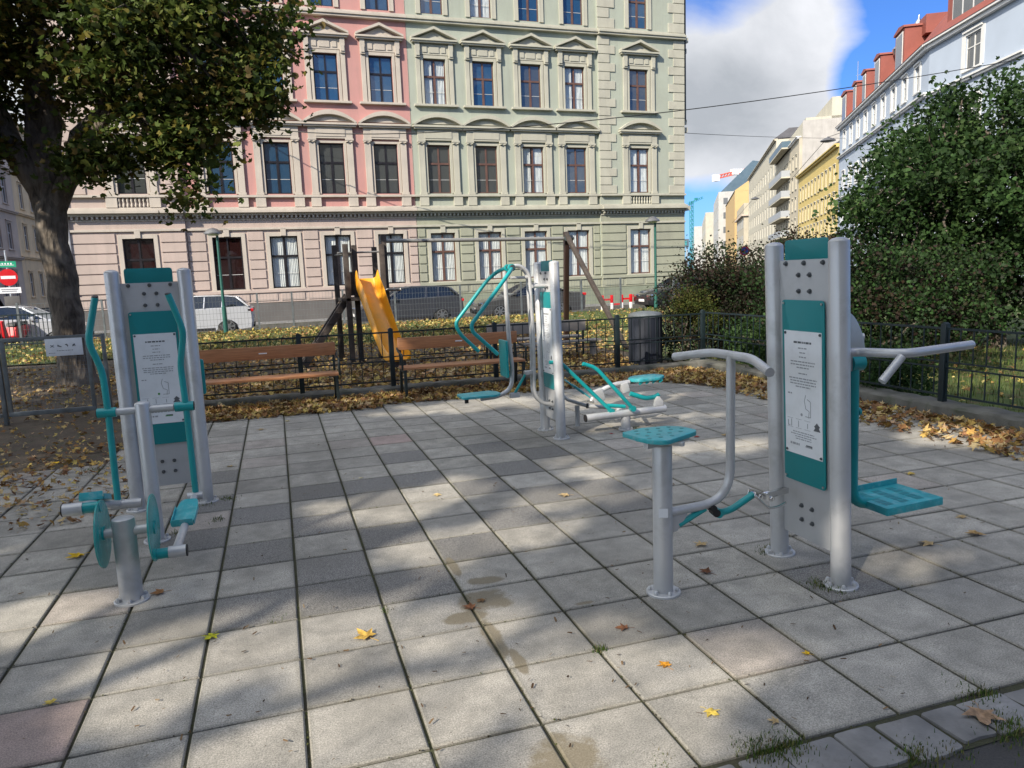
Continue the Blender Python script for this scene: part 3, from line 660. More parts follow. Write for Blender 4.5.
def tower(root, hw, label_seed, post_r=.0475, back_sign=True):
    ob = post_mb(-hw, 0, 1.70, post_r).build('post', 'grey', root); 
    fl = MB(); flange(fl, -hw, 0, .082); fl.build('foot_flange', 'grey', ob)
    ob = post_mb(hw, 0, 1.70, post_r).build('post', 'grey', root)
    fl = MB(); flange(fl, hw, 0, .082); fl.build('foot_flange', 'grey', ob)
    pw = hw - post_r + .012
    mb = MB(); mb.prism(rrect(-pw, pw, .155, 1.605, .012), (0, .004, 0), X, Z, Y, -.008); pl = mb.build('panel_plate', 'plate', root, bevel=.001)
    mb = MB()
    for (bx, bz) in ((-.04, 1.53), (.04, 1.53), (-.04, 1.45), (.04, 1.45), (-.04, .333), (.04, .333), (-.04, .257), (.04, .257), (-.135, 1.588), (0, 1.588), (.135, 1.588)):
        mb.tube([(bx, -.004, bz), (bx, -.008, bz), (bx, -.008, bz), (bx, -.018, bz)], [.013, .013, .009, .007], 10)
    mb.build('panel_bolts', 'boltm', pl)
    tp = MB(); tp.prism(rpoly([(-.155, 1.597), (.155, 1.597), (.155, 1.705), (-.155, 1.705)], .02), (0, .012, 0), X, Z, Y, -.007); tp.build('top_badge', 'tealp', root, bevel=.001)
    mb = MB(); mb.prism(rrect(-.155, .155, .463, 1.407, .022), (0, -.012, 0), X, Z, Y, -.006); ip = mb.build('info_panel', 'tealp', root, bevel=.001)
    mb = MB()
    for (bx, bz) in ((-.14, 1.39), (.14, 1.39), (-.14, .48), (.14, .48)): mb.tube([(bx, -.018, bz), (bx, -.024, bz)], .006, 10)
    mb.build('panel_screws', 'steel', ip)
    mb = MB(); mb.box(-.138, .138, -.0205, -.0185, .612, 1.252); sg = mb.build('instruction_sheet', 'sheet', root)
    mb = MB()
    for (bx, bz) in ((-.128, 1.24), (.128, 1.24), (-.128, .625), (.128, .625)): mb.tube([(bx, -.020, bz), (bx, -.026, bz)], [.008, .006], 10)
    mb.build('sheet_screws', 'boltm', sg)
    rr = random.Random(label_seed); y = -.0215
    mb = MB(); text_lines(mb, -.065, .065, 1.190, .010, y, rr, fill=1.); mb.box(.02, .065, y, y + .0006, .660, .673)
    # small bird-like emblem
    mb.prism([(.075, .757), (.125, .757), (.113, .775), (.122, .781), (.10, .80), (.08, .78), (.088, .774)], (0, y + .0006, 0), X, Z, Y, -.0006)
    mb.build('sheet_print', 'ink', sg, smooth=False)
    mb = MB()
    for z, wd in ((1.163, .05), (1.140, .035), (1.118, .04)): text_lines(mb, -wd / 1.4, wd / 1.4, z, .006, y, rr)
    for z in (1.094, 1.079): text_lines(mb, -.10, .10, z, .006, y, rr)
    text_lines(mb, -.05, .05, 1.064, .006, y, rr); text_lines(mb, -.035, .035, 1.034, .006, y, rr)
    for z in (1.008, .994, .980): text_lines(mb, -.105, .105, z, .006, y, rr, fill=rr.uniform(.8, 1))
    text_lines(mb, -.06, .06, .966, .006, y, rr); text_lines(mb, -.115, -.08, .925, .007, y, rr, False)
    # line drawing of the exercise
    for a, b in (((.055, .90), (.055, .82)), ((.055, .82), (.015, .82)), ((.03, .91), (.055, .90)), ((.02, .93), (.01, .90)), ((.01, .90), (.02, .86)), ((.02, .86), (.045, .85)), ((.045, .85), (.04, .815))): mb.obox((a[0], y, a[1]), (b[0], y, b[1]), .0012, .004, (0, -1, 0)) if False else mb.obox((a[0], y + .0003, a[1]), (b[0], y + .0003, b[1]), .0006, .0035, (0, 1, 0) if False else (1, 0, 0.01) if abs(a[0] - b[0]) < abs(a[1] - b[1]) else (0, 0, 1))
    # three pictogram boxes with stick figures
    for cx in (-.10, -.035, .03):
        for q in ((cx - .022, cx + .022, .750, .7515), (cx - .022, cx + .022, .797, .7985)): mb.box(q[0], q[1], y, y + .0006, q[2], q[3])
    mb.box(-.118, -.113, y, y + .0006, .755, .785); mb.box(-.113, -.100, y, y + .0006, .756, .760); mb.box(-.092, -.088, y, y + .0006, .755, .792); mb.box(-.038, -.034, y, y + .0006, .757, .790); mb.box(.03, .034, y, y + .0006, .76, .785)
    for z in (.728, .716, .704, .692): text_lines(mb, -.10, .10, z, .005, y, rr, fill=rr.uniform(.5, 1))
    text_lines(mb, -.10, -.03, .660, .011, y, rr, False, 1)
    mb.build('sheet_print', 'greyink', sg, smooth=False)
    mb = MB(); mb.lathe([(.009, 0), (.009, .0006)], (0, 0, 0), 12)
    mb = MB(); mb.tube([(-.012, y, .825), (-.012, y + .0006, .825)], .008, 12); mb.box(.015, .06, y - .0001, y + .0006, .6605, .6665)
    mb.build('sheet_dot', 'greenink' if label_seed == 1 else 'greyink', sg, smooth=False)
    # same teal board on the back of the plate
    if back_sign:
        mb = MB(); mb.prism(rrect(-.155, .155, .463, 1.407, .022), (0, .018, 0), X, Z, Y, -.006); mb.build('info_panel', 'tealp', root, bevel=.001)
    # side flats that clamp the plate to the posts
    for s in (-1, 1):
        mb = MB(); mb.box(s * pw - .006, s * pw + .006, -.02, .02, .62, 1.25); mb.build('clamp_strip', 'grey', root, bevel=.002)

# ---- left: panel machine and cross trainer
tl = empty('fitness_panel', (-.838, 5.80, 0), R(1.5), 'grey two-post exercise panel with teal board behind the cross trainer at left', 'exercise machine', 'outdoor exercise panels')
tl.scale = (1, 1, 1.014); tower(tl, .232, 1)
mb = MB(); mb.prism(rrect(-.06, .06, 0, .26, .02), (.235, .10, .78), X, Z, Y, .02); mb.build('back_pad', 'teal', tl, bevel=.003)
mb = MB(); mb.tube(fillet([(.05, .02, .55), (.05, .45, .55), (.20, .45, .60), (.20, .14, .90)], .08), .02, 10); mb.build('rear_arm', 'grey', tl)

ct = empty('cross_trainer', (-.825, 4.55, 0), 0, 'teal and grey cross trainer with two hand levers and round side discs at left', 'exercise machine')
def L(x, y, z): return (x + .825, y - 4.55, z)
mb = post_mb(*L(-.838, 5.012, 0)[:2], .90, .045); pm = mb.build('tall_post', 'grey', ct)
fl = MB(); flange(fl, *L(-.838, 5.012, 0)[:2], .08); fl.build('foot_flange', 'grey', pm)
mb = MB(); mb.cyl(L(-.99, 5.01, .845), L(-.66, 5.01, .845), .0225); mb.build('cross_tube', 'grey', ct)
for nm, xa, xb, pts in (('hand_lever', -1.09, -.985, [(-1.017, 1.545), (-1.082, 1.29), (-1.035, 1.10), (-1.030, .845), (-1.035, .265)]),
                        ('hand_lever', -.655, -.545, [(-.619, 1.548), (-.553, 1.319), (-.598, 1.111), (-.590, .848), (-.586, .265)])):
    mb = MB(); mb.tube(fillet([L(px, 5.01 - (.05 if z > 1.2 else 0), z) for px, z in pts], .06, 5), .0195, 14)
    mb.tube([L(xa, 5.01, .845), L(xb, 5.01, .845)], .030, 18); lv = mb.build(nm, 'teal', ct)
    c = MB(); xe = xa if xa < -1 else xb; d = -.004 if xa < -1 else .004
    c.tube([L(xe, 5.01, .845), L(xe + d, 5.01, .845)], .028, 18); c.tube([L(pts[0][0], 4.96, 1.545), L(pts[0][0], 4.958, 1.552)], .019, 12); c.build('end_cap', 'black', lv)
# front crank post
mb = MB(); fx, fy = L(-.828, 4.063, 0)[:2]; mb.tube([(fx, fy, 0), (fx, fy, .425), (fx, fy, .438), (fx, fy, .444)], [.055, .055, .052, .040], 28); fp = mb.build('crank_post', 'grey', ct)
fl = MB(); flange(fl, fx, fy, .085); fl.build('foot_flange', 'grey', fp)
mb = MB(); mb.cyl(L(-.935, 4.06, .370), L(-.70, 4.06, .370), .024); mb.build('crank_axle', 'grey', ct)
for xc in (-.925, -.690):
    mb = MB(); ox, oy = L(xc, 4.06, 0)[:2]; mb.tube([(ox - .004, oy, .372), (ox + .004, oy, .372)], .172, 48); d = mb.build('crank_disc', 'disc', ct, bevel=.002)
    mb = MB(); mb.tube([(ox - .022, oy, .372), (ox + .010, oy, .372)], .034, 20); mb.tube([(ox + .008, oy, .40), (ox + .013, oy, .40)], .012, 8); mb.build('disc_hub', 'teal', d)
def crank_arm(side, px, py, pz, xin, xout):
    mb = MB(); mb.tube([L(xin, py, pz), L((xin + xout) / 2, py, pz)], .027, 18); pin = mb.build('crank_pin', 'teal', ct)
    mb = MB(); mb.tube([L((xin + xout) / 2 - .004 * side, py, pz), L(xout, py, pz)], .032, 18); rl = mb.build('crank_roller', 'grey', ct)
    mb = MB(); mb.tube([L(xout, py, pz), L(xout + .006 * side, py, pz)], .031, 18); mb.build('end_cap', 'black', rl)
crank_arm(1, 0, 4.06, .228, -.708, -.548); crank_arm(-1, 0, 4.06, .515, -.918, -1.085)
# pedal bars from cranks back to the lever feet
mb = MB(); mb.tube(fillet([L(-.60, 4.06, .228), L(-.60, 4.55, .232), L(-.595, 5.0, .262)], .1), .022, 12); mb.tube([L(-.635, 5.0, .262), L(-.545, 5.0, .262)], .026, 14); mb.build('pedal_bar', 'grey', ct)
mb = MB(); mb.tube(fillet([L(-1.04, 4.06, .515), L(-1.04, 4.30, .47), L(-1.03, 5.0, .270)], .1), .022, 12); mb.tube([L(-1.07, 5.0, .265), L(-.90, 5.0, .262)], .030, 16); mb.build('pedal_bar', 'grey', ct)
def pedal(cx, cy, cz, tilt, rz):
    pr = empty('pedal_tmp', (0, 0, 0)); bpy.data.objects.remove(pr)
    mb = MB(); P = rpoly([(-.055, -.15), (.055, -.15), (.062, .02), (.045, .14), (-.045, .14), (-.062, .02)], .03, 5)
    mb.prism(P, (0, 0, 0), X, Y, Z, .012)
    mb.prism([(-.058, -.152), (.058, -.152), (.058, -.146), (-.058, -.146)], (0, 0, 0), X, Y, Z, .045)
    mb.prism([(-.064, -.14), (-.058, -.14), (-.058, .03), (-.064, .03)], (0, 0, 0), X, Y, Z, .03); mb.prism([(.058, -.14), (.064, -.14), (.064, .03), (.058, .03)], (0, 0, 0), X, Y, Z, .03)
    o = mb.build('pedal', 'tealseat', ct, bevel=.002); o.location = L(cx, cy, cz); o.rotation_euler = (tilt, 0, rz)
pedal(-.602, 4.63, .268, R(14), R(-4)); pedal(-1.055, 4.62, .405, R(-16), 0)

# ---- right: panel machine with swinging foot board
tr = empty('fitness_panel', (2.556, 3.083, 0), 0, 'tall grey two-post exercise panel at right with a hanging teal foot board', 'exercise machine', 'outdoor exercise panels', rot=(R(2.2), 0, R(-90)))
tower(tr, .235, 2)
def W(x, y, z): return (3.083 - y, x - 2.556 + .0384 * z, z)
mb = MB(); mb.prism(rpoly([(0.01, 1.02), (.345, 1.02), (.34, 1.19), (.27, 1.32), (.15, 1.365), (.01, 1.365)], .08, 6), (.03, 0, 0), Y, Z, X, -.06); mb.build('pivot_housing', 'grey', tr, bevel=.012)
for s, ends in ((-1, 0), (1, 0)):
    ya = 3.083 + s * .19; yb = 3.083 + s * .405; ye_ = 3.083 + s * .32
    if s < 0: pts = [W(2.58, ya, 1.15), W(2.64, ya - .01, 1.15), W(2.73, yb, 1.15), W(3.22, ye_, 1.135)]
    else: pts = [W(2.58, ya, 1.15), W(2.64, ya + .01, 1.15), W(2.70, yb, 1.15), W(3.07, 3.30, 1.15)]
    mb = MB(); mb.tube(fillet(pts, .08, 6), .0215, 16)
    mb.tube([W(2.575, ya + .02 * s * -1, 1.15), W(2.735, yb * .5 + ya * .5, 1.15)], .006, 8)
    hb = mb.build('side_handle', 'grey', tr)
    mb = MB(); j = pts[2]; mb.tube([(j[0], j[1] - .02, j[2] - .01), W(2.605, 3.083 + s * .40, 1.035)], .0185, 14); mb.build('hand_grip', 'grey', hb)
mb = MB(); mb.tube(fillet([W(2.80, 3.08, 1.07), W(2.81, 3.08, .60), W(2.815, 3.08, .32), W(2.99, 3.06, .285), W(3.14, 3.05, .285)], .14, 10), .032, 16)
mb.tube([W(2.775, 3.08, 1.06), W(2.85, 3.08, 1.06)], .045, 18); mb.tube([W(2.835, 3.08, .80), W(2.85, 3.08, .80)], .022, 12); mb.build('swing_arm', 'teal', tr)
mb = MB(); mb.prism([(2.89, 2.89), (3.255, 2.905), (3.185, 3.195), (3.00, 3.205), (2.89, 3.19)][::-1], (0, 0, 0), X, Y, Z, .01) if False else None
c = [W(2.885, 2.905, .318), W(3.245, 2.905, .318), W(3.235, 3.20, .318), W(2.885, 3.20, .318)]
mb.prism([(q[0], q[1]) for q in c], (0, 0, .312), X, Y, Z, .008)
mb.obox(W(3.245, 2.905, .300), W(2.885, 2.905, .300), .006, .04); mb.obox(W(2.885, 2.905, .300), W(2.885, 3.20, .300), .006, .04)
mb.obox(W(2.885, 3.20, .325), W(3.235, 3.20, .325), .006, .05); mb.obox(W(3.245, 2.905, .300), W(3.235, 3.20, .300), .006, .03)
fb = mb.build('foot_board', 'tealseat', tr, bevel=.0015)
mb = MB()
for i in range(3):
    for jn in range(5): q = W(2.95 + .1 * i, 2.96 + .045 * jn, 0); mb.box(q[0] - .018, q[0] + .018, q[1] - .024, q[1] + .024, .3205, .3211)
mb.build('grip_slots', 'tealp', fb)

# ---- seat station left of the right panel
ss = empty('exercise_seat', (1.715, 3.11, 0), 0, 'small teal seat on a round grey post with a T-shaped hand bar', 'exercise machine')
def Q(x, y, z): return (x - 1.715, y - 3.11, z)
mb = post_mb(0, 0, .765, .0475, False); sp_ = mb.build('seat_post', 'grey', ss)
fl = MB(); flange(fl, 0, 0, .085); fl.build('foot_flange', 'grey', sp_)
mb = MB(); mb.box(-.022, .022, -.0487, -.0480, .40, .445); o = mb.build('serial_label', 'sheet', sp_); o.rotation_euler = (0, 0, R(-25)); 
mb = MB(); pl = [G_ for G_ in ((1.555, 3.225), (1.575, 3.09), (1.60, 3.01), (1.665, 2.965), (1.885, 3.08), (1.905, 3.115), (1.885, 3.21), (1.83, 3.26), (1.69, 3.275))]
mb.prism(rpoly([(a - 1.715, b - 3.11) for a, b in pl], .02, 3), (0, 0, .782), X, Y, Z, .022); st = mb.build('seat', 'tealseat', ss, bevel=.004)
mb = MB(); rr = random.Random(4)
for ix in range(5):
    for iy in range(4):
        x, y = 1.61 + ix * .062 + (iy % 2) * .02, 3.04 + iy * .058 + ix * .004
        if (x - 1.61) * .5 + 3.0 > y + .03 or x > 1.87: continue
        mb.lathe([(.011, .8035), (.011, .8055), (.004, .8056)], (x - 1.715, y - 3.11, 0), 10)
mb.build('seat_holes', 'tealp', st)
mb = MB(); mb.obox((-.12, -.06, .767), (.15, .02, .767), .03, .026); mb.obox((-.09, .09, .767), (.06, -.10, .767), .025, .022); mb.build('seat_bracket', 'grey', ss, bevel=.003)
mb = MB(); mb.tube(fillet([Q(1.74, 3.11, .405), Q(2.095, 3.11, .425), Q(2.095, 3.11, 1.15)], .17, 12), .0225, 16); ub = mb.build('upright_bar', 'grey', ss)
mb = MB(); mb.tube(fillet([Q(2.02, 3.52, 1.115), Q(2.10, 3.28, 1.155), Q(2.10, 2.95, 1.155), Q(2.03, 2.72, 1.12)], .07, 6), .0215, 16); mb.build('hand_bar', 'grey', ss)
mb = MB(); mb.prism([(1.745, .40), (1.745, .30), (1.79, .31), (1.845, .385), (1.845, .405)], (-1.715, -.012, 0), X, Z, Y, .024); mb.build('gusset', 'grey', ss, bevel=.002)
mb = MB(); mb.tube([Q(1.80, 3.11, .335), Q(1.95, 3.11, .40)], .016, 10); mb.tube(fillet([Q(2.03, 3.11, .365), Q(2.10, 3.11, .372), Q(2.23, 3.11, .435)], .04), .0175, 12); mb.tube([Q(2.02, 3.085, .37), Q(2.02, 3.135, .37)], .024, 12); mb.build('link_rod', 'teal', ss)
mb = MB(); mb.tube([Q(1.985, 3.08, .40), Q(1.985, 3.14, .40)], .017, 12); mb.tube([Q(2.0, 3.08, .375), Q(2.012, 3.14, .375)], .02, 12); mb.build('link_joint', 'black', ss)
mb = MB()
for dy in (-.028, .028): mb.obox(Q(2.22, 3.11 + dy, .445), Q(2.33, 3.11 + dy, .405), .006, .03)
mb.tube([Q(2.25, 3.07, .43), Q(2.25, 3.15, .43)], .012, 10); mb.tube([Q(2.32, 3.07, .41), Q(2.32, 3.15, .41)], .012, 10)
mb.tube(fillet([Q(2.22, 3.08, .44), Q(2.28, 3.06, .37), Q(2.35, 3.08, .36), Q(2.42, 3.10, .37)], .03), .007, 8); mb.obox(Q(2.30, 3.11, .42), Q(2.50, 3.20, .40), .03, .03); mb.build('shackle', 'chrome', ss, bevel=.002)

# ---- middle: panel machine with pull-down seat
tm = empty('fitness_panel', (2.53, 6.79, 0), 0, 'grey two-post exercise panel in the middle with teal pull-down levers and a hanging seat', 'exercise machine', 'outdoor exercise panels', rot=(R(.8), 0, R(-90)))
tower(tm, .222, 3)
def A(x, y, z): return (6.79 - y, x - 2.53 + .014 * z, z)
for s in (-1, 1):
    yy = 6.79 + s * .035
    mb = MB(); mb.tube(fillet([A(2.143, yy, 1.668), A(2.23, yy, 1.675), A(2.325, yy, 1.60), A(2.345, yy, 1.0), A(2.335, yy, .44), A(2.40, yy, .335), A(2.53, yy, .29)], .09, 8), .017, 12); mb.build('frame_tube', 'grey', tm)
mb = MB(); mb.tube([A(2.34, 6.79, 1.47), A(2.53, 6.79, 1.466)], .02, 12); mb.tube([A(2.15, 6.79, 1.56), A(2.34, 6.79, 1.555)], .014, 12); mb.tube([A(2.34, 6.74, 1.47), A(2.34, 6.84, 1.47)], .018, 10); mb.build('frame_strut', 'grey', tm)
for s in (-1, 1):
    yy = 6.79 + s * .06; ye_ = 6.79 + s * .31
    pts = [A(2.143, yy, 1.665), A(2.10, ye_, 1.62), A(2.01, ye_, 1.555), A(1.655, ye_, 1.145), A(1.70, ye_, 1.04), A(1.885, ye_, .85)] if s > 0 else [A(2.15, yy, 1.655), A(2.05, ye_ + .06, 1.60), A(1.66, ye_, 1.165), A(1.67, ye_, 1.10), A(1.90, ye_, .876)]
    mb = MB(); mb.tube(fillet(pts, .09, 7), .0185, 14); mb.tube([A(2.14, yy - .02, 1.655), A(2.14, yy + .02, 1.655)], .035, 14); mb.build('pull_lever', 'teal', tm)
mb = MB(); mb.tube([A(2.14, 6.68, 1.66), A(2.14, 6.90, 1.66)], .022, 14); mb.build('lever_axle', 'boltm', tm)
mb = MB(); mb.tube(fillet([A(2.09, 6.79, 1.62), A(2.105, 6.79, 1.0), A(2.13, 6.79, .66), A(2.11, 6.79, .50), A(1.99, 6.79, .435), A(1.80, 6.79, .425)], .12, 8), .021, 14); mb.build('seat_stem', 'grey', tm)
mb = MB(); p_ = [(1.60, 6.66), (1.93, 6.64), (1.99, 6.72), (1.99, 6.86), (1.93, 6.94), (1.60, 6.92)]
mb.prism(rpoly([(6.79 - b, a - 2.53) for a, b in p_], .03, 4), (0, 0, .455), X, Y, Z, .022); mb.build('seat', 'tealseat', tm, bevel=.004)
mb = MB(); mb.prism(rrect(-.12, .12, .62, .975, .02), (0, 2.05 - 2.53, 0), X, Z, Y, .02); mb.build('backrest', 'teal', tm, bevel=.003)
mb = MB(); mb.obox(A(2.145, 6.79, .45), A(2.265, 6.79, .635), .03, .02); mb.build('link_rod', 'teal', tm, bevel=.004)
mb = MB(); mb.prism([(2.06, .40), (2.19, .40), (2.17, .45), (2.10, .50)], (-2.53, 0, 0), Y, Z, X, .03) if False else None
mb.obox(A(2.09, 6.79, .43), A(2.19, 6.79, .43), .04, .05); mb.obox(A(2.25, 6.79, .64), A(2.36, 6.79, .64), .06, .035); mb.build('link_bracket', 'grey', tm, bevel=.006)
mb = MB(); mb.tube([A(1.66, 6.79, .40), A(1.66, 6.79, .46)], .02, 10); mb.build('rubber_stop', 'black', tm)

# ---- rowing machine behind
rw = empty('rowing_machine', (3.25, 6.63, 0), 0, 'low teal and grey rowing machine with two long levers behind the middle panel', 'exercise machine')
def B(x, y, z): return (x - 3.25, y - 6.63, z)
mb = MB(); mb.tube([(0, 0, 0), (0, 0, .14)], .047, 22); o = mb.build('foot_post', 'grey', rw); fl = MB(); flange(fl, 0, 0, .075); fl.build('foot_flange', 'grey', o)
mb = MB(); mb.tube([B(2.815, 6.62, .160), B(3.69, 6.62, .180)], .037, 20); o = mb.build('base_tube', 'grey', rw)
mb = MB(); mb.tube([B(2.805, 6.62, .160), B(2.816, 6.62, .160)], .037, 20); mb.build('end_cap', 'black', o)
mb = MB(); mb.tube([B(3.25, 6.62, .17), B(3.25, 6.82, .17)], .03, 14); mb.tube([B(2.93, 6.86, .235), B(2.76, 6.95, .30), B(2.70, 7.0, .36)], .018, 12); mb.tube([B(2.84, 6.9, .24), B(2.84, 6.9, .03)], .025, 14); mb.tube([B(2.93, 6.84, .235), B(3.28, 6.8, .19)], .02, 12); mb.build('side_frame', 'grey', rw)
mb = MB(); mb.tube([B(2.925, 6.86, .238), B(2.945, 6.85, .236)], .026, 14); mb.build('end_cap', 'black', rw)
for yy, pts in ((6.55, [(2.766, .712), (2.90, .665), (3.29, .225)]), (6.62, [(2.45, .74), (2.56, .735), (3.09, .205)])):
    mb = MB(); mb.tube(fillet([B(x, yy, z) for x, z in pts], .10, 7), .019, 14); mb.tube([B(pts[-1][0], yy - .02, pts[-1][1]), B(pts[-1][0], yy + .03, pts[-1][1])], .03, 14); mb.build('rowing_lever', 'teal', rw)
mb = MB(); mb.tube(fillet([B(2.93, 6.75, .30), B(2.98, 6.75, .37), B(3.15, 6.75, .445), B(3.36, 6.76, .46)], .08), .024, 14); mb.build('seat_rail', 'grey', rw)
mb = MB(); mb.obox(B(2.94, 6.75, .335), B(3.06, 6.75, .37), .07, .12); mb.obox(B(3.26, 6.75, .40), B(3.34, 6.75, .42), .06, .10); mb.build('hinge_plate', 'grey', rw, bevel=.01)
mb = MB(); mb.prism(rpoly([(-.19, -.02), (-.12, -.15), (.12, -.16), (.22, -.03), (.15, .13), (-.10, .15)], .06, 5), (0, 0, 0), X, Y, Z, .03)
o = mb.build('seat', 'tealseat', rw, bevel=.01); o.location = B(3.55, 6.80, .465); o.rotation_euler = (0, R(-3), R(-8))
mb = MB()
for k in range(4): mb.obox((-.10 + .07 * k, -.13, -.02), (-.06 + .07 * k, -.12, -.002), .012, .02)
o2 = mb.build('seat_ribs', 'teal', o)
mb = MB(); mb.tube(fillet([B(3.34, 6.70, .35), B(3.50, 6.68, .29), B(3.60, 6.66, .30), B(3.64, 6.66, .32)], .04), .024, 12); mb.tube([B(3.06, 6.66, .26), B(3.25, 6.64, .235)], .02, 12); mb.build('link_rod', 'teal', rw)
mb = MB(); mb.prism([(3.555, .20), (3.665, .20), (3.655, .27), (3.62, .31), (3.60, .31), (3.57, .27)], (-3.25, -.03, 0), X, Z, Y, .04); mb.build('link_bracket', 'white', rw, bevel=.008)
for y0, c in ((6.82, -.02), (7.02, .0)):
    mb = MB(); mb.prism(rrect(-.12, .12, -.05, .05, .02), (0, 0, 0), X, Y, Z, .014); o = mb.build('foot_plate', 'tealseat', rw, bevel=.003); o.location = B(2.86, y0, .41 + c); o.rotation_euler = (R(10), R(38), 0)

# ------------------------------------------------------------------ park fence
def park_fence(name, p0, p1, posts, zb, label, gap=None):
    p0 = Vector(p0); p1 = Vector(p1); d = (p1 - p0); Ln = d.length; rz = math.atan2(d.y, d.x)
    root = empty(name, p0, rz, label, 'fence')
    mb = MB(); z0, z1, zt = zb + .08, zb + .40, zb + .76
    for z, a, b in ((zt, .014, .022), (z0, .012, .02), (zb + .42, .01, .016), (zb + .36, .01, .016)): mb.box(0, Ln, -a / 2, a / 2, z - b / 2, z + b / 2)
    mb.build('rails', 'fence', root)
    mb = MB(); n = int(Ln / .145)
    for i in range(n):
        x = (i + .5) * Ln / n; mb.box(x - .005, x + .005, -.005, .005, zb + .42, zt); 
        x2 = x + (.0 if i % 1 else .0); mb.box(x2 - .005, x2 + .005, -.005, .005, z0, zb + .36)
    mb.build('bars', 'fence', root, smooth=False)
    for x in posts:
        mb = MB(); mb.box(x - .032, x + .032, -.03, .03, zb - .02, zt + .045); mb.prism([(-.032, 0), (.032, 0), (0, .018)], (x, -.03, zt + .045), X, Z, Y, .06); mb.build('post', 'fence', root, bevel=.004)
    return root
park_fence('park_fence', (-1.95, 10.30, 0), (6.42, 10.30, 0), (.03, 2.20, 3.43, 4.93, 6.88, 8.37), .10, 'low dark green iron fence running behind the two wooden benches')
park_fence('park_fence', (6.43, 10.24, 0), (6.43, .6, 0), (2.3, 4.42, 6.6, 8.8), .12, 'low dark green iron fence on the concrete kerb along the right hedge')

# gate with wire mesh
gt = empty('mesh_gate', (-3.25, 10.5, 0), 0, 'grey framed wire mesh gate with a small white notice at left', 'gate')
mb = MB(); mb.box(-.06, -.015, -.03, .03, -.02, 1.07); mb.build('gate_post', 'galv', gt, bevel=.003); mb = MB(); mb.box(1.11, 1.15, -.03, .03, -.02, 1.05); mb.build('gate_post', 'galv', gt, bevel=.003)
mb = MB(); mb.box(0, .97, -.02, .02, 1.005, 1.05); mb.box(0, .97, -.02, .02, .08, .135); mb.box(0, .045, -.02, .02, .135, 1.005); mb.box(.925, .97, -.02, .02, .135, 1.005); mb.box(.97, 1.11, -.012, .012, 1.01, 1.04); mb.build('gate_frame', 'galv', gt, bevel=.002)
mb = MB()
for i in range(18): x = .045 + .049 * (i + .5); mb.box(x - .0016, x + .0016, -.0016, .0016, .135, 1.005)
for i in range(17): z = .135 + .051 * (i + .5); mb.box(.045, .925, -.0034, -.0017, z - .0016, z + .0016)
mb.build('wire_mesh', 'galv', gt, smooth=False)
mb = MB(); mb.box(.49, .90, -.030, -.024, .80, 1.015); sg = mb.build('notice_plate', 'sheet', gt, bevel=.001)
mb = MB(); rr = random.Random(9)
for k, cx in enumerate((.565, .645, .725, .805)):
    zc = .925
    if k == 0: mb.obox((cx - .02, -.0305, zc - .015), (cx + .02, -.0305, zc + .015), .001, .007); mb.obox((cx - .02, -.0305, zc + .015), (cx + .02, -.0305, zc - .015), .001, .007)
    elif k == 1: mb.prism([(cx - .025, zc - .005), (cx + .02, zc - .018), (cx + .025, zc - .008), (cx - .005, zc + .004), (cx - .015, zc + .018)], (0, -.030, 0), X, Z, Y, -.0012)
    elif k == 2: mb.prism([(cx - .02, zc + .015), (cx + .005, zc + .02), (cx + .018, zc), (cx + .01, zc - .018), (cx + .002, zc - .002), (cx - .01, zc + .006)], (0, -.030, 0), X, Z, Y, -.0012)
    else: mb.prism([(cx - .02, zc - .015), (cx - .012, zc + .01), (cx + .01, zc + .02), (cx + .02, zc - .018), (cx + .008, zc - .004)], (0, -.030, 0), X, Z, Y, -.0012)
text_lines(mb, .60, .80, .862, .006, -.0308, rr); text_lines(mb, .52, .60, .835, .006, -.0308, rr, False)
mb.build('notice_print', 'ink', sg, smooth=False)
mb = MB(); mb.box(-1.4, -.07, -.012, .012, .08, .12); mb.box(-1.4, -.07, -.012, .012, 1.0, 1.04)
for i in range(26): mb.box(-1.4 + .052 * i - .002, -1.4 + .052 * i + .002, -.002, .002, .12, 1.0)
mb.build('side_mesh', 'galv', gt, smooth=False)

# ------------------------------------------------------------------ benches
def bench(x0, x1, y, label, arm_right):
    root = empty('park_bench', ((x0 + x1) / 2, y, 0), 0, label, 'bench', 'wooden park benches')
    h = (x1 - x0) / 2
    mb = MB(); mb.box(-h, h, .33, .36, .63, .795); b = mb.build('backrest_board', 'benchwood', root, bevel=.008)
    mb = MB(); mb.box(-.05, .05, .328, .3295, .70, .715); mb.build('name_plate', 'sheet', b)
    mb = MB(); mb.box(-h, h, -.03, .20, .395, .425); mb.build('seat_board', 'benchwood', root, bevel=.006)
    mb = MB(); mb.box(-h, h, .22, .31, .395, .425); mb.build('seat_board', 'benchwood', root, bevel=.006)
    for s in (-1, 1):
        mb = MB(); x = s * (h - .03)
        mb.obox((x, -.02, 0), (x, 0, .40), .05, .035, (1, 0, 0)) ; mb.obox((x, .38, 0), (x, .33, .40), .05, .035, (1, 0, 0)); mb.obox((x, .32, .38), (x, .385, .80), .04, .03, (1, 0, 0)); mb.box(x - .02, x + .02, -.03, .36, .36, .392)
        mb.tube(fillet([(x + s * .035, -.02, .40), (x + s * .035, -.04, .60), (x + s * .035, .30, .62), (x + s * .035, .36, .66)], .06), .014, 10)
        mb.build('side_frame', 'benchiron', root, bevel=.003)
    return root
bench(-1.12, .70, 9.66, 'left wooden park bench with dark iron legs, partly behind the left panel', True)
bench(1.52, 3.22, 9.66, 'right wooden park bench between the yellow slide and the middle panel', True)
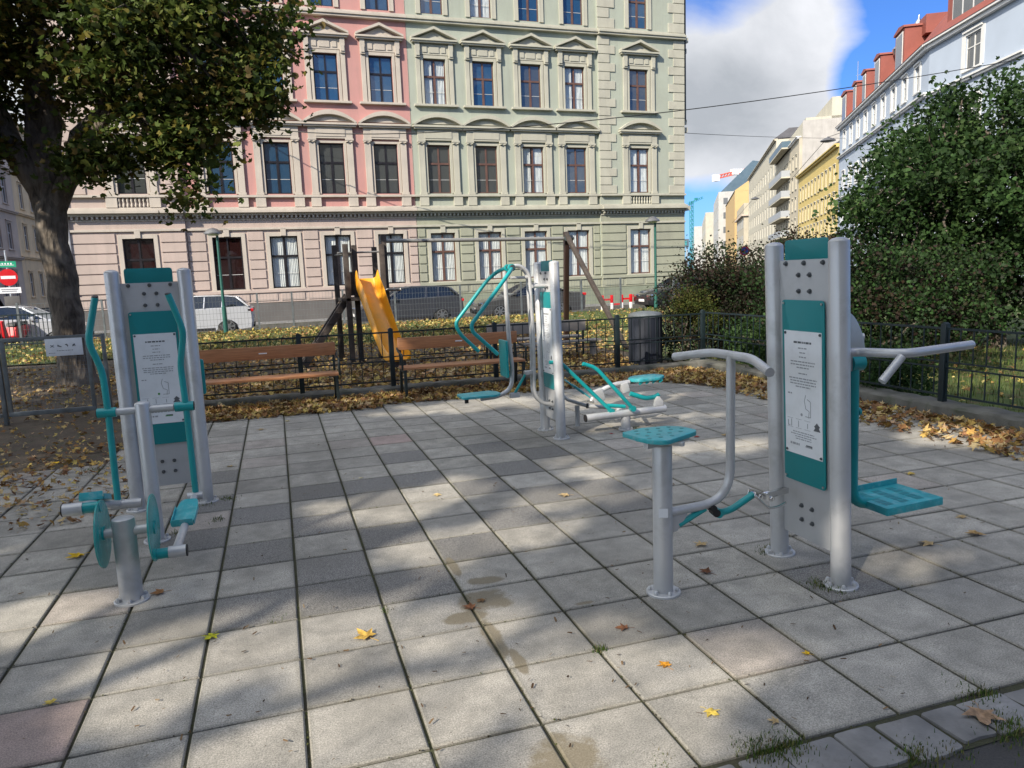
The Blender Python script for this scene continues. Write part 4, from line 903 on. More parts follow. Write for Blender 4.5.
# bench in the playground, seen from behind
pb = empty('park_bench', (4.6, 13.0, 0), 0, 'grey plank bench inside the playground, beyond the fence', 'bench')
mb = MB(); mb.box(-.98, .96, -.02, .02, .49, .70); mb.build('backrest_board', 'concbench', pb, bevel=.006)
mb = MB(); mb.box(-.98, .96, .10, .48, .35, .385); mb.build('seat_board', 'concbench', pb, bevel=.006)
for x in (-.92, .92):
    mb = MB(); mb.tube(fillet([(x, .03, -.02), (x, .03, .66), (x + .06, .06, .68), (x + .06, .46, .60), (x + .06, .50, -.02)], .08), .022, 8); mb.build('side_frame', 'benchiron', pb)
mb = MB(); mb.box(-.7, 1.25, -1.0, -.7, .28, .31); mb.box(-.6, -.55, -.95, -.75, 0, .28); mb.box(1.1, 1.15, -.95, -.75, 0, .28)
o = mb.build('low_bench', 'concbench'); o.location = (4.6, 13.9, 0); tag(o, 'low pale plank ledge inside the playground in front of the grey bench', 'bench')

# ------------------------------------------------------------------ litter bin
bn = empty('litter_bin', (5.88, 11.2, 0), 0, 'round dark metal litter bin with a pale lid behind the fence', 'bin')
mb = MB(); mb.lathe([(.26, .0), (.275, .02), (.275, .80), (.26, .81)], (0, 0, .0), 32)
for k in range(16):
    a = 2 * math.pi * k / 16; mb.box(-.004, .004, 0, 0.001, 0, .001)
mb.build('bin_body', 'bindark', bn)
mb = MB(); mb.lathe([(.285, .80), (.285, .835), (.24, .872), (.10, .895), (.01, .90)], (0, 0, 0), 32); mb.build('bin_lid', 'galv', bn)
mb = MB()
for z in (.06, .42, .78): mb.lathe([(.276, z), (.282, z + .004), (.282, z + .022), (.276, z + .026)], (0, 0, 0), 32)
for k in range(18):
    a = 2 * math.pi * k / 18; mb.tube([(.278 * math.cos(a), .278 * math.sin(a), .02), (.278 * math.cos(a), .278 * math.sin(a), .79)], .006, 6)
mb.build('bin_slats', 'bindark', bn)

# ------------------------------------------------------------------ slide tower and swing frame
sl = empty('playground_slide', (1.6, 14.8, 0), 0, 'wooden climbing tower with a yellow slide and a plank ladder', 'slide')
def K(x, y, z): return (x - 1.6, y - 14.8, z)
for (x, y, z) in ((1.34, 14.6, 2.28), (1.20, 15.4, 2.30), (2.07, 14.9, 2.28), (2.00, 15.5, 2.25), (1.52, 14.75, 2.26)):
    mb = MB(); mb.obox(K(x, y, -.05), K(x, y, z), .10, .10, (0, 1, 0)); mb.build('tower_post', 'oldwood', sl, bevel=.012)
mb = MB(); mb.box(*[K(1.2, 0, 0)[0], K(2.1, 0, 0)[0], -.25, .75, 1.20, 1.26]); mb.build('platform', 'oldwood', sl, bevel=.005)
mb = MB(); mb.box(-.3, -.05, -.06, -.02, 1.30, 1.75); mb.build('side_board', 'oldwood', sl, bevel=.005)
mb = MB(); mb.tube([K(1.2, 14.75, 2.12), K(2.05, 14.9, 2.13)], .018, 8); mb.tube([K(1.2, 15.4, 2.1), K(1.34, 14.6, 2.1)], .018, 8); mb.tube([K(2.07, 14.9, 1.38), K(2.38, 14.7, 1.38)], .03, 8); mb.build('hand_rail', 'beam', sl)
for dy in (-.05, .42):
    mb = MB(); mb.obox(K(1.36, 14.75 + dy, 1.30), K(.42, 14.55 + dy, .02), .05, .13, (0, 0, 1)); mb.build('ladder_beam', 'oldwood', sl, bevel=.006)
mb = MB()
for k in range(6):
    t = (k + .6) / 6.5; x, z = 1.36 - .94 * t, 1.30 - 1.28 * t; mb.obox(K(x, 14.66 - .2 * t, z), K(x, 15.15 - .2 * t, z), .09, .03)
mb.build('ladder_rungs', 'oldwood', sl, bevel=.004)
# slide chute: profile swept, with raised sides
mb = MB(); cen = [(1.70, 14.62, 1.62), (1.70, 14.50, 1.42), (1.73, 14.36, 1.28), (1.78, 14.12, 1.02), (1.83, 13.92, .78), (1.88, 13.74, .52), (1.93, 13.58, .32), (1.97, 13.42, .20), (2.00, 13.28, .165), (2.03, 13.15, .15)]
cen = [Vector(p) for p in cen]; ring = []
for i, p in enumerate(cen):
    t = (cen[min(i + 1, len(cen) - 1)] - cen[max(i - 1, 0)]).normalized(); sd = Vector((t.y, -t.x, 0)).normalized(); sd = -sd if sd.x < 0 else sd; up = sd.cross(t); up = up if up.z > 0 else -up
    hs = (.30, .30, .27, .23, .20, .19, .19, .18, .16, .14)[i]; hw_ = .188
    prof = [(-hw_ - .025, hs - .02), (-hw_ - .012, hs), (-hw_, hs - .02), (-hw_ + .01, .05), (-hw_ + .06, 0), (hw_ - .06, 0), (hw_ - .01, .05), (hw_, hs - .02), (hw_ + .012, hs), (hw_ + .025, hs - .02), (hw_ + .02, -.02), (-hw_ - .02, -.02)]
    ring += [K(*(p + sd * a + up * b)) for a, b in prof]
m_ = 12; fs = []
for i in range(len(cen) - 1):
    for k in range(m_): fs.append((i * m_ + k, i * m_ + (k + 1) % m_, (i + 1) * m_ + (k + 1) % m_, (i + 1) * m_ + k))
fs += [tuple(range(m_)), tuple((len(cen) - 1) * m_ + k for k in range(m_))]
mb.add(ring, fs); mb.build('slide_chute', 'yellow', sl, angle=50)
mb = MB(); mb.box(*[K(1.9, 0, 0)[0], K(2.15, 0, 0)[0], 13.2 - 14.8, 13.3 - 14.8, -.02, .14]); mb.build('slide_foot', 'oldwood', sl)

sw = empty('swing_frame', (4.2, 15.0, 0), 0, 'dark swing frame with a long round top beam joined to the slide tower', 'swing frame')
def U(x, y, z): return (x - 4.2, y - 15.0, z)
mb = MB(); mb.tube([U(2.10, 15.0, 2.34), U(6.12, 15.0, 2.30)], .04, 14); mb.build('top_beam', 'beam', sw)
mb = MB(); mb.obox(U(2.13, 15.0, -.05), U(2.13, 15.0, 2.46), .11, .11, (0, 1, 0)); mb.build('leg', 'oldwood', sw, bevel=.01)
mb = MB(); mb.obox(U(6.05, 15.05, 2.44), U(6.25, 15.75, -.05), .11, .10, (1, 0, 0)); mb.build('leg', 'brownframe', sw, bevel=.01)
mb = MB(); mb.obox(U(6.00, 14.95, 2.40), U(6.72, 13.55, -.05), .085, .085, (1, 0, 0)); mb.build('leg', 'oldwood', sw, bevel=.01)
mb = MB(); mb.tube([U(6.0, 14.9, 2.31), U(6.2, 15.15, 2.31)], .065, 14); mb.build('joint_plate', 'fence', sw)
# ------------------------------------------------------------------ the two big town houses
def wall_holes(mb, x0, x1, z0, z1, holes, dep=.3, y=0.):
    xs = sorted({x0, x1} | {h[0] for h in holes} | {h[1] for h in holes}); zs = sorted({z0, z1} | {h[2] for h in holes} | {h[3] for h in holes})
    xs = [x for x in xs if x0 <= x <= x1]; zs = [z for z in zs if z0 <= z <= z1]
    for i in range(len(xs) - 1):
        for j in range(len(zs) - 1):
            cx, cz = (xs[i] + xs[i + 1]) / 2, (zs[j] + zs[j + 1]) / 2
            if any(h[0] < cx < h[1] and h[2] < cz < h[3] for h in holes): continue
            mb.add([(xs[i], y, zs[j]), (xs[i + 1], y, zs[j]), (xs[i + 1], y, zs[j + 1]), (xs[i], y, zs[j + 1])], [(0, 1, 2, 3)])
    for (a, b, c, d) in holes:
        if a < x0 or b > x1: continue
        mb.add([(a, y, c), (b, y, c), (b, y, d), (a, y, d), (a, y + dep, c), (b, y + dep, c), (b, y + dep, d), (a, y + dep, d)], [(0, 4, 5, 1), (1, 5, 6, 2), (2, 6, 7, 3), (3, 7, 4, 0)])
def build_noweld(mb, name, mats, parent):
    me = bpy.data.meshes.new(name); me.from_pydata(mb.v, [], mb.f)
    for m in (mats if isinstance(mats, list) else [mats]): me.materials.append(M[m])
    o = bpy.data.objects.new(name, me); COL.objects.link(o); o.parent = parent; return o

def window_meshes(w, h, frame, split=.62, dep=.11, curtain=None, pane='glassdark'):
    """origin at bottom centre of the opening, on the wall plane"""
    f = MB(); a = .06; y0, y1 = dep, dep + .05; W2 = w / 2
    f.box(-W2, -W2 + a, y0, y1, 0, h); f.box(W2 - a, W2, y0, y1, 0, h); f.box(-W2 + a, W2 - a, y0, y1, 0, a); f.box(-W2 + a, W2 - a, y0, y1, h - a, h)
    zs = h * split; f.box(-W2 + a, W2 - a, y0 - .012, y1, zs - .045, zs + .045); f.box(-.05, .05, y0 - .008, y1, a, zs - .045); f.box(-.035, .035, y0 - .004, y1, zs + .045, h - a)
    fm = f.mesh('window', frame, False)
    g = MB(); g.add([(-W2 + a, y1 - .02, a), (W2 - a, y1 - .02, a), (W2 - a, y1 - .02, h - a), (-W2 + a, y1 - .02, h - a)], [(0, 1, 2, 3)]); pm = bpy.data.meshes.new('pane'); pm.from_pydata(g.v, [], g.f); pm.materials.append(M[pane])
    ex = []
    k = MB(); k.box(-W2 + a, W2 - a, y1 - .034, y1 - .024, zs * .46, zs * .46 + .018); k.box(-.16 - .06, -.16 - .04, y1 - .034, y1 - .024, zs + .05, h - a) if False else None
    ex.append(('glazing_bar', k.mesh('glazing_bar', 'wframe', False)))
    if curtain is not None:
        c = MB(); n = 24; rr = random.Random(curtain)
        for (xa, xb) in ((-W2, -.02 - .06 * rr.random()), (.03 + .06 * rr.random(), W2)):
            vs = []; fs = []
            for i in range(n + 1):
                x = xa + (xb - xa) * i / n; y = y1 + .025 + .016 * math.sin(i * 1.9 + rr.random()); xt = x + (0 if curtain % 2 else (.10 * (x / W2)))
                vs += [(x, y, .0), (xt * .96, y, h)]
            for i in range(n): fs.append((2 * i, 2 * i + 2, 2 * i + 3, 2 * i + 1))
            c.add(vs, fs)
        b = MB(); b.add([(-W2, y1 + .30, 0), (W2, y1 + .30, 0), (W2, y1 + .30, h), (-W2, y1 + .30, h)], [(0, 1, 2, 3)])  # black backing sheet stands in for the darkness of the room
        cm = c.mesh('curtain', 'curtain'); ex.append(('curtain', cm)); bm_ = bpy.data.meshes.new('room_dark'); bm_.from_pydata(b.v, [], b.f); bm_.materials.append(M['black']); ex.append(('room_dark_sheet', bm_))
    return fm, pm, ex
def put_window(ms, parent, x, z, y=0, label=None):
    fm, pm, ex = ms; o = inst('window', fm, parent, (x, y, z)); inst('pane', pm, o)
    for nm, m in ex: inst(nm, m, o)
    if label: o['label'] = label
    return o

def surround_ground(w, h, m):
    mb = MB(); W2 = w / 2; t = .17
    for s in (-1, 1): mb.box(min(s * W2, s * (W2 + t)), max(s * W2, s * (W2 + t)), -.05, .02, -.0, h + t)
    mb.box(-W2, W2, -.05, .02, h, h + t); mb.box(-.12, .12, -.10, -.052, h + .02, h + .36); mb.box(-W2 - t - .04, W2 + t + .04, -.10, .02, -.09, -.002)
    return mb.mesh('window_surround', m, False, .008)
def surround_first(w, h, m):
    mb = MB(); W2 = w / 2
    for s in (-1, 1):
        lo_, hi_ = sorted((s * (W2 + .005), s * (W2 + .12))); mb.box(lo_, hi_, -.04, .02, 0, h + .1)
        lo_, hi_ = sorted((s * (W2 + .14), s * (W2 + .42))); mb.box(lo_, hi_, -.10, .02, .06, h + .02)          # pilaster
        mb.box(lo_ - .03, hi_ + .03, -.13, .02, -.05, .055); mb.box(lo_ - .03, hi_ + .03, -.14, .02, h + .022, h + .10); mb.box(lo_ - .05, hi_ + .05, -.17, .02, h + .102, h + .19)
        for q in (-1, 1): mb.lathe([(.055, -.02), (.055, .02)], ((lo_ + hi_) / 2 + q * .10, -.15, h + .06), 8)
    mb.box(-W2 - .004, W2 + .004, -.04, .02, h + .0, h + .10)
    mb.box(-W2 - .44, W2 + .44, -.11, .02, h + .195, h + .70); mb.box(-W2 - .10, W2 + .10, -.135, -.112, h + .28, h + .62)
    b = h + .705; hw_ = 1.22
    mb.box(-hw_ + .04, hw_ - .04, -.24, .02, b, b + .07); mb.box(-hw_, hw_, -.30, .02, b + .072, b + .16)
    n = 14; rise = .52; outer = []; inner = []
    for k in range(n + 1):
        x = -hw_ + 2 * hw_ * k / n; q = 1 - (x / hw_) ** 2; outer.append((x, b + .17 + rise * q + .03)); inner.append((x * .93, b + .162 + (rise - .16) * (1 - (x / hw_) ** 2)))
    for k in range(n): mb.prism([inner[k], inner[k + 1], outer[k + 1], outer[k]], (0, 0.02, 0), X, Z, Y, -.32)
    mb.prism([(x, z - .004) for x, z in inner[1:-1]] , (0, .01, 0), X, Z, Y, -.09)
    mb.prism([(-.45, b + .24), (.45, b + .24), (.28, b + .38), (0, b + .43), (-.28, b + .38)], (0, -.085, 0), X, Z, Y, -.03)
    return mb.mesh('window_surround', m, False, .006)
def surround_second(w, h, m):
    mb = MB(); W2 = w / 2
    for s in (-1, 1):
        lo_, hi_ = sorted((s * (W2 + .005), s * (W2 + .13))); mb.box(lo_, hi_, -.05, .02, 0, h + .14)
        lo_, hi_ = sorted((s * (W2 + .16), s * (W2 + .36))); mb.box(lo_, hi_, -.08, .02, .0, h + .0); mb.box(lo_ - .01, hi_ + .01, -.16, .02, h + .01, h + .66); mb.box(lo_ + .02, hi_ - .02, -.20, -.162, h + .08, h + .34)
    mb.box(-W2, W2, -.05, .02, h, h + .14); mb.box(-W2 - .15, W2 + .15, -.06, .02, h + .16, h + .64); mb.box(-.24, .24, -.09, -.062, h + .24, h + .52)
    for s in (-1, 1): mb.prism([(s * .34, h + .26), (s * .55, h + .26), (s * .55, h + .50), (s * .45, h + .56), (s * .34, h + .50)][::s], (0, -.062, 0), X, Z, Y, -.03)
    b = h + .665; hw_ = 1.10
    mb.box(-hw_ + .05, hw_ - .05, -.24, .02, b, b + .07); mb.box(-hw_, hw_, -.30, .02, b + .072, b + .15)
    ap = b + .62
    for s in (-1, 1): mb.prism([(s * hw_, b + .155), (s * hw_, b + .25), (0, ap + .10), (0, ap - .03)][::s], (0, .02, 0), X, Z, Y, -.32)
    mb.prism([(-.88, b + .156), (.88, b + .156), (0, ap - .06)], (0, .01, 0), X, Z, Y, -.09)
    mb.prism([(-.34, b + .20), (.34, b + .20), (0, b + .38)], (0, -.085, 0), X, Z, Y, -.03)
    mb.box(-W2 - .52, W2 + .52, -.20, .02, -.10, -.002)
    return mb.mesh('window_surround', m, False, .006)
def surround_third(w, h, m):
    mb = MB(); W2 = w / 2
    for s in (-1, 1):
        lo_, hi_ = sorted((s * (W2 + .005), s * (W2 + .22))); mb.box(lo_, hi_, -.06, .02, -.02, h + .2)
    mb.box(-W2, W2, -.06, .02, h, h + .2); mb.box(-W2 - .35, W2 + .35, -.2, .02, h + .205, h + .33)
    return mb.mesh('window_surround', m, False, .006)

ROWS = [(1.38, 2.34, 1.22), (5.60, 2.27, 1.12), (9.72, 2.08, 1.08), (13.80, 2.1, 1.08)]
def town_house(name, x0, x1, cols, bay, mats, label):
    """bay: (u0,u1,ucol) the projecting corner bay; x along the front"""
    gm, um, sm, pm, fr, bm_ = mats
    root = empty(name, (0, 36, 0), R(1.12), label, 'town house', None)
    bx0, bx1, bc = bay; allc = cols + [bc]; top = 18.2
    main = (x0, bx0) if bc > cols[0] else (bx1, x1)
    def yof(c): return -.14 if c == bc else 0.
    for (a, b, y, cs, tag_) in ((main[0], main[1], 0., cols, 'wall'), (bx0, bx1, -.14, [bc], 'bay_wall')):
        holes = []
        for (z, h, w) in ROWS: holes += [(c - w / 2, c + w / 2, z, z + h) for c in cs]
        gmb = MB(); wall_holes(gmb, a, b, 1.22, 4.9, [q for q in holes if q[2] < 4], .3, y)
        build_noweld(gmb, 'ground_floor_wall', gm, root)
        umb = MB(); wall_holes(umb, a, b, 4.9, top, [q for q in holes if q[2] > 4], .3, y)
        if tag_ == 'bay_wall':
            for xx in (a, b): umb.add([(xx, y, 1.2), (xx, 0.3, 1.2), (xx, 0.3, top), (xx, y, top)], [(0, 1, 2, 3)])
        build_noweld(umb, 'upper_wall', (um if tag_ == 'wall' or um == 'green' else mats[5]), root)
    mb = MB(); mb.box(x0, x1, .9, 14, -.2, top); mb.build('rear_block', um, root, False)
    mb = MB(); mb.box(x0, x0 + .02, -.0, .9, 1.2, top); mb.box(x1 - .02, x1, 0, .9, 1.2, top); mb.build('end_wall', mats[5], root, False)
    # plinth, band with panels under the ground floor windows
    for (a, b, y) in ((main[0], main[1], 0.), (bx0, bx1, -.14)):
        mb = MB(); mb.box(a, b, y - .16, .9, -.25, .72); mb.build('plinth', pm, root, False, .01)
        mb = MB(); mb.box(a, b, y - .07, .9, .742, 1.22); mb.box(a, b, y - .14, y - .072, 1.20, 1.33)
        x = a + .15
        while x < b - .9: w = min(1.05, b - x - .1); mb.box(x, x + w, y - .10, y - .072, .83, 1.14); x += w + .16
        mb.build('base_band', gm, root, False, .008)
        # string courses and cornice over the ground floor
        mb = MB(); mb.box(a, b, y - .10, y + .02, 4.02, 4.12); mb.box(a, b, y - .05, y + .02, 4.46, 4.52); mb.box(a, b, y - .20, y + .02, 4.66, 4.76); mb.box(a, b, y - .40, y + .02, 4.762, 4.88); mb.box(a, b, y - .34, y + .02, 4.882, 4.95)
        x = a + .1
        while x < b - .1: mb.box(x, x + .09, y - .17, y - .02, 4.54, 4.655); x += .19
        mb.box(a, b, y - .12, y + .02, 4.952, 5.02); mb.box(a, b, y - .18, y + .02, 5.44, 5.54)
        mb.box(a, b, y - .22, y + .02, 13.36, 13.46); mb.box(a, b, y - .28, y + .02, 13.462, 13.56); mb.box(a, b, y - .12, y + .02, 13.562, 13.68)
        mb.box(a, b, y - .45, y + .02, 17.2, 17.5); mb.box(a, b, y - .7, y + .02, 17.502, 17.8)
        mb.build('cornice', sm, root, False, .01)
    # rusticated piers of the ground floor
    mb = MB(); W2 = 1.22 / 2 + .24
    edges = []
    for (a, b, y, cs) in ((main[0], main[1], 0., sorted(cols)), (bx0, bx1, -.14, [bc])):
        xs = [a] + [q for c in cs for q in (c - W2, c + W2)] + [b]
        for i in range(0, len(xs), 2):
            if xs[i + 1] - xs[i] < .2: continue
            edges.append((xs[i] + .03, xs[i + 1] - .03, y))
    for (a, b, y) in edges:
        z = 1.40; n = 6; hh = 2.56 / n
        for k in range(n):
            mb.box(a, b, y - .05, y + .02, z + k * hh + .025, z + (k + 1) * hh - .025)
    mb.build('rusticated_blocks', gm, root, False, .012)
    # quoins of the corner bay upper floors
    mb = MB(); rr = random.Random(3)
    for (z0, z1) in ((5.56, 13.32), (13.7, 17.1)):
        n = int((z1 - z0) / .43); hh = (z1 - z0) / n
        for k in range(n):
            for s, (ea, eb) in ((-1, (bx0, bx0 + .95)), (1, (bx1 - .95, bx1))):
                L_ = .30 if k % 2 else 0
                a, b = (ea, eb - L_) if s < 0 else (ea + L_, eb)
                mb.box(a, b, -.14 - .045, -.12, z0 + k * hh + .015, z0 + (k + 1) * hh - .015)
    mb.build('quoins', mats[5], root, False, .012)
    # balusters and pedestals at the foot of the first floor
    mb = MB()
    for c in sorted(allc):
        y = yof(c)
        for s in (-1, 1): a = c + s * .84; mb.box(a - .22, a + .22, y - .15, y + .02, 5.022, 5.438)
        if c == bc:
            k = -.55
            while k < .56: mb.lathe([(.035, 5.03), (.055, 5.10), (.03, 5.22), (.05, 5.33), (.04, 5.43)], (c + k, y - .07, 0), 8); k += .157
        else: mb.box(c - .55, c + .55, y - .03, y + .02, 5.08, 5.40) if False else None
    mb.build('pedestals', sm, root, False, .006)
    sur = [surround_ground(1.22, ROWS[0][1], sm), surround_first(1.12, ROWS[1][1], sm), surround_second(1.08, ROWS[2][1], sm), surround_third(1.08, ROWS[3][1], sm)]
    for r, (z, h, w) in enumerate(ROWS):
        for i, c in enumerate(sorted(allc)):
            inst('window_surround', sur[r], root, (c, yof(c), z)); put_window(fr(r, i, w, h), root, c, z, yof(c))
    mb = MB(); mb.prism([(-.8, 17.8), (12, 17.8), (8, 22), (2.5, 22)], (x0, 0, 0), Y, Z, X, x1 - x0); mb.build('roof', 'darkroof', root, False)
    return root
_wc = {}
def wm(key, *a, **k):
    if key not in _wc: _wc[key] = window_meshes(*a, **k)
    return _wc[key]
def fr_pink(r, i, w, h):
    if r == 0:
        if i <= 1: return wm('p0w', w, h, 'blackframe', pane='glasswarm')
        return wm('p0c%d' % (i % 2), w, h, 'blackframe', pane='glassclear', curtain=21 + i % 2)
    if r == 1: return wm('p1%d' % (i in (1, 2)), w, h, 'blackframe', pane='glassblue' if i in (1, 2) else 'glassdark')
    return wm('p%db' % r, w, h, 'blackframe', pane='glassblue')
def fr_green(r, i, w, h):
    if r == 0: return wm('g0c%d' % (i % 2), w, h, 'redbrown', pane='glassclear', curtain=31 + i % 2)
    if r == 1: return wm('g1c%d' % i, w, h, 'redbrown', pane='glassclear', curtain=44 + i) if i in (4, 2) else wm('g1', w, h, 'redbrown', pane='glassdark')
    if r == 2: return wm('g2c', w, h, 'redbrown', pane='glassclear', curtain=52 + i) if i in (0, 3) else wm('g2b' if i == 1 else 'g2d', w, h, 'redbrown', pane='glassblue' if i == 1 else 'glassdark')
    return wm('g3c', w, h, 'redbrown', pane='glassclear', curtain=51) if i == 1 else wm('g3', w, h, 'redbrown', pane='glassblue')
town_house('pink_house', -8.15, 6.78, [-1.85, .58, 3.0, 5.50], (-8.15, -3.5, -5.42), ('gpink', 'pink', 'stone', 'plinth', fr_pink, 'gpink'), 'pink plastered house with white window pediments behind the playground')
gh = town_house('green_house', 6.785, 21.5, [8.05, 10.45, 12.90, 15.26], (16.5, 21.5, 18.80), ('ggreen', 'green', 'stoneg', 'plinthg', fr_green, 'stoneg'), 'pale green corner house with brown window frames next to the pink house')
# mouldings seen edge-on along the side street front of the corner house
mb = MB()
for z, s in ((13.45, .35), (4.8, .45), (9.3, .25), (8.9, .3), (12.9, .25)): mb.box(21.5, 21.5 + s, .0, 14, z - .12, z + .12)
for z in (1.38, 5.6, 9.72): mb.box(21.5, 21.62, 1.6, 2.2, z, z + 2.5); mb.box(21.5, 21.62, 3.4, 4.0, z, z + 2.5)
mb.build('side_moulding', 'stoneg', gh, False)
mb = MB(); mb.tube([(-8.02, -.22, 0), (-8.02, -.22, 17)], .06, 8); o = mb.build('downpipe', 'white', bpy.data.objects['pink_house'])
mb = MB(); mb.tube([(21.62, -.05, 9.4), (21.62, -.05, 17)], .05, 8); mb.build('downpipe', 'fence', gh)

# ------------------------------------------------------------------ generic street house
def simple_window(w, h, frame, pane, sur=None, dep=.10):
    key = ('s', w, h, frame, pane, sur)
    if key in _wc: return _wc[key]
    f = MB(); a = .07; W2 = w / 2; y0, y1 = dep, dep + .05
    f.box(-W2, -W2 + a, y0, y1, 0, h); f.box(W2 - a, W2, y0, y1, 0, h); f.box(-W2 + a, W2 - a, y0, y1, 0, a); f.box(-W2 + a, W2 - a, y0, y1, h - a, h)
    f.box(-.045, .045, y0 - .01, y1, a, h - a); f.box(-W2 + a, W2 - a, y0 - .006, y1, h * .62 - .035, h * .62 + .035)
    fm = f.mesh('window', frame, False)
    pm = bpy.data.meshes.new('pane'); pm.from_pydata([(-W2 + a, y1 - .015, a), (W2 - a, y1 - .015, a), (W2 - a, y1 - .015, h - a), (-W2 + a, y1 - .015, h - a)], [], [(0, 1, 2, 3)]); pm.materials.append(M[pane])
    ex = []
    if sur:
        s = MB()
        sw_ = .42 if w == 1.15 or w == 1.9 else .16
        for q in (-1, 1): lo_, hi_ = sorted((q * W2, q * (W2 + sw_))); s.box(lo_, hi_, -.05, .02, -.05, h + .18)
        s.box(-W2, W2, -.05, .02, h, h + .18); s.box(-W2 - .24, W2 + .24, -.14, .02, -.14, -.052); s.box(-W2 - .22, W2 + .22, -.16, .02, h + .182, h + .30)
        ex.append(('window_trim', s.mesh('window_trim', sur, False)))
    _wc[key] = (fm, pm, ex); return _wc[key]
def house(name, p0, p1, z0, z1, wallm, floors, ncol, label, depth=12, frame='wframe', pane='glassdark', sur='white', ww=1.05, wh=1.9, cor='white', courses=(), roof=None, roofh=3, roofin=2.5, margin=1.2, zoff=0.9, group=None):
    """floors: list of window sill heights"""
    p0 = Vector((p0[0], p0[1], 0)); p1 = Vector((p1[0], p1[1], 0)); d = p1 - p0; Ln = d.length
    root = empty(name, p0, math.atan2(d.y, d.x), label, 'town house', group)
    cs = [margin + (Ln - 2 * margin) * (i + .5) / ncol for i in range(ncol)]
    holes = [(c - ww / 2, c + ww / 2, z, z + wh) for c in cs for z in floors]
    mb = MB(); wall_holes(mb, 0, Ln, z0, z1, holes, .25, 0)
    mb.add([(0, 0, z0), (0, depth, z0), (0, depth, z1), (0, 0, z1)], [(0, 1, 2, 3)]); mb.add([(Ln, 0, z0), (Ln, depth, z0), (Ln, depth, z1), (Ln, 0, z1)], [(3, 2, 1, 0)])
    mb.add([(0, depth, z0), (Ln, depth, z0), (Ln, depth, z1), (0, depth, z1)], [(3, 2, 1, 0)]); mb.add([(0, .3, z1), (Ln, .3, z1), (Ln, depth, z1), (0, depth, z1)], [(0, 1, 2, 3)])
    build_noweld(mb, 'wall', wallm, root)
    ms = simple_window(ww, wh, frame, pane, sur)
    for c in cs:
        for z in floors: put_window(ms, root, c, z)
    mb = MB(); mb.box(0, Ln, -.35, .02, z1 - .25, z1); mb.box(0, Ln, -.55, .3, z1 + .002, z1 + .15)
    for z in courses: mb.box(0, Ln, -.22, .02, z - .15, z); mb.box(0, Ln, -.34, .02, z + .002, z + .12)
    mb.build('cornice', cor, root, False)
    if roof: mb = MB(); mb.prism([(-.5, z1 + .155), (depth, z1 + .155), (depth - roofin, z1 + roofh), (roofin, z1 + roofh)], (0, 0, 0), Y, Z, X, Ln); mb.build('roof', roof, root, False)
    return root
a31 = R(31); DD = Vector((math.sin(a31), math.cos(a31))); NN = Vector((math.cos(a31), -math.sin(a31)))
def sp(s, n=18.): v = DD * s + NN * n; return (v.x, v.y)
fl5 = [1.2, 4.8, 8.0, 11.3, 14.9]
bh = house('blue_house', sp(101.5), sp(66), -.2, 17.7, 'blueplaster', [2.0, 6.2, 10.2, 14.95], 9, 'pale blue house side with red sheet roof and a row of dormers', frame='wframe', ww=1.15, wh=1.95, courses=(14.2, 9.2, 5.2))
rb = MB(); rb.prism([(-.6, 17.86), (6, 17.86), (6, 20.9), (2.4, 20.6)], (0, 0, 0), Y, Z, X, 35.5); rb.build('roof', 'redroof', bh, False)
def dormer(x, w, h0, h1, parent, y0=.15, wide=False):
    mb = MB(); mb.box(x - w / 2, x + w / 2, y0, 6, h0, h1); mb.prism([(-w / 2 - .15, h1 + .002), (w / 2 + .15, h1 + .002), (w / 2 + .1, h1 + .18), (0, h1 + .42), (-w / 2 - .1, h1 + .18)], (x, y0 - .15, 0), X, Z, Y, 6.0 - y0); o = mb.build('dormer', 'redroof', parent, False)
    f = MB(); f.box(x - w * .36, x + w * .36, y0 - .06, y0 - .01, h0 + .35, h1 - .2); f.build('dormer_window', 'wframe', o, False)
    n = 3 if wide else 1; t = w * .72 / n; g = MB()
    for k in range(n): a = x - w * .36 + t * k; g.box(a + .10, a + t - .10, y0 - .075, y0 - .062, h0 + .48, h1 - .32)
    g.build('pane', 'glassdark', o, False)
for x, w, a, b in ((1.6, 3.0, 17.9, 21.4), (7.5, 2.0, 17.9, 21.2), (12.2, 2.0, 17.9, 21.3), (18.0, 2.3, 17.9, 21.3), (26.0, 3.0, 17.9, 21.4)): dormer(x, w, a, b, bh)
mb = MB(); mb.box(26.6, 28.6, 1.5, 4, 20.5, 22.0); mb.build('chimney', 'redroof', bh, False)
mb = MB(); mb.lathe([(.3, 21.3), (.3, 21.9), (.5, 22.0), (.1, 22.6), (.05, 22.9)], (25.3, 1.8, 0), 12); mb.lathe([(.4, 21.0), (.55, 21.5), (.2, 21.9)], (19.9, 1.5, 0), 12); mb.build('roof_vent', 'chrome', bh)
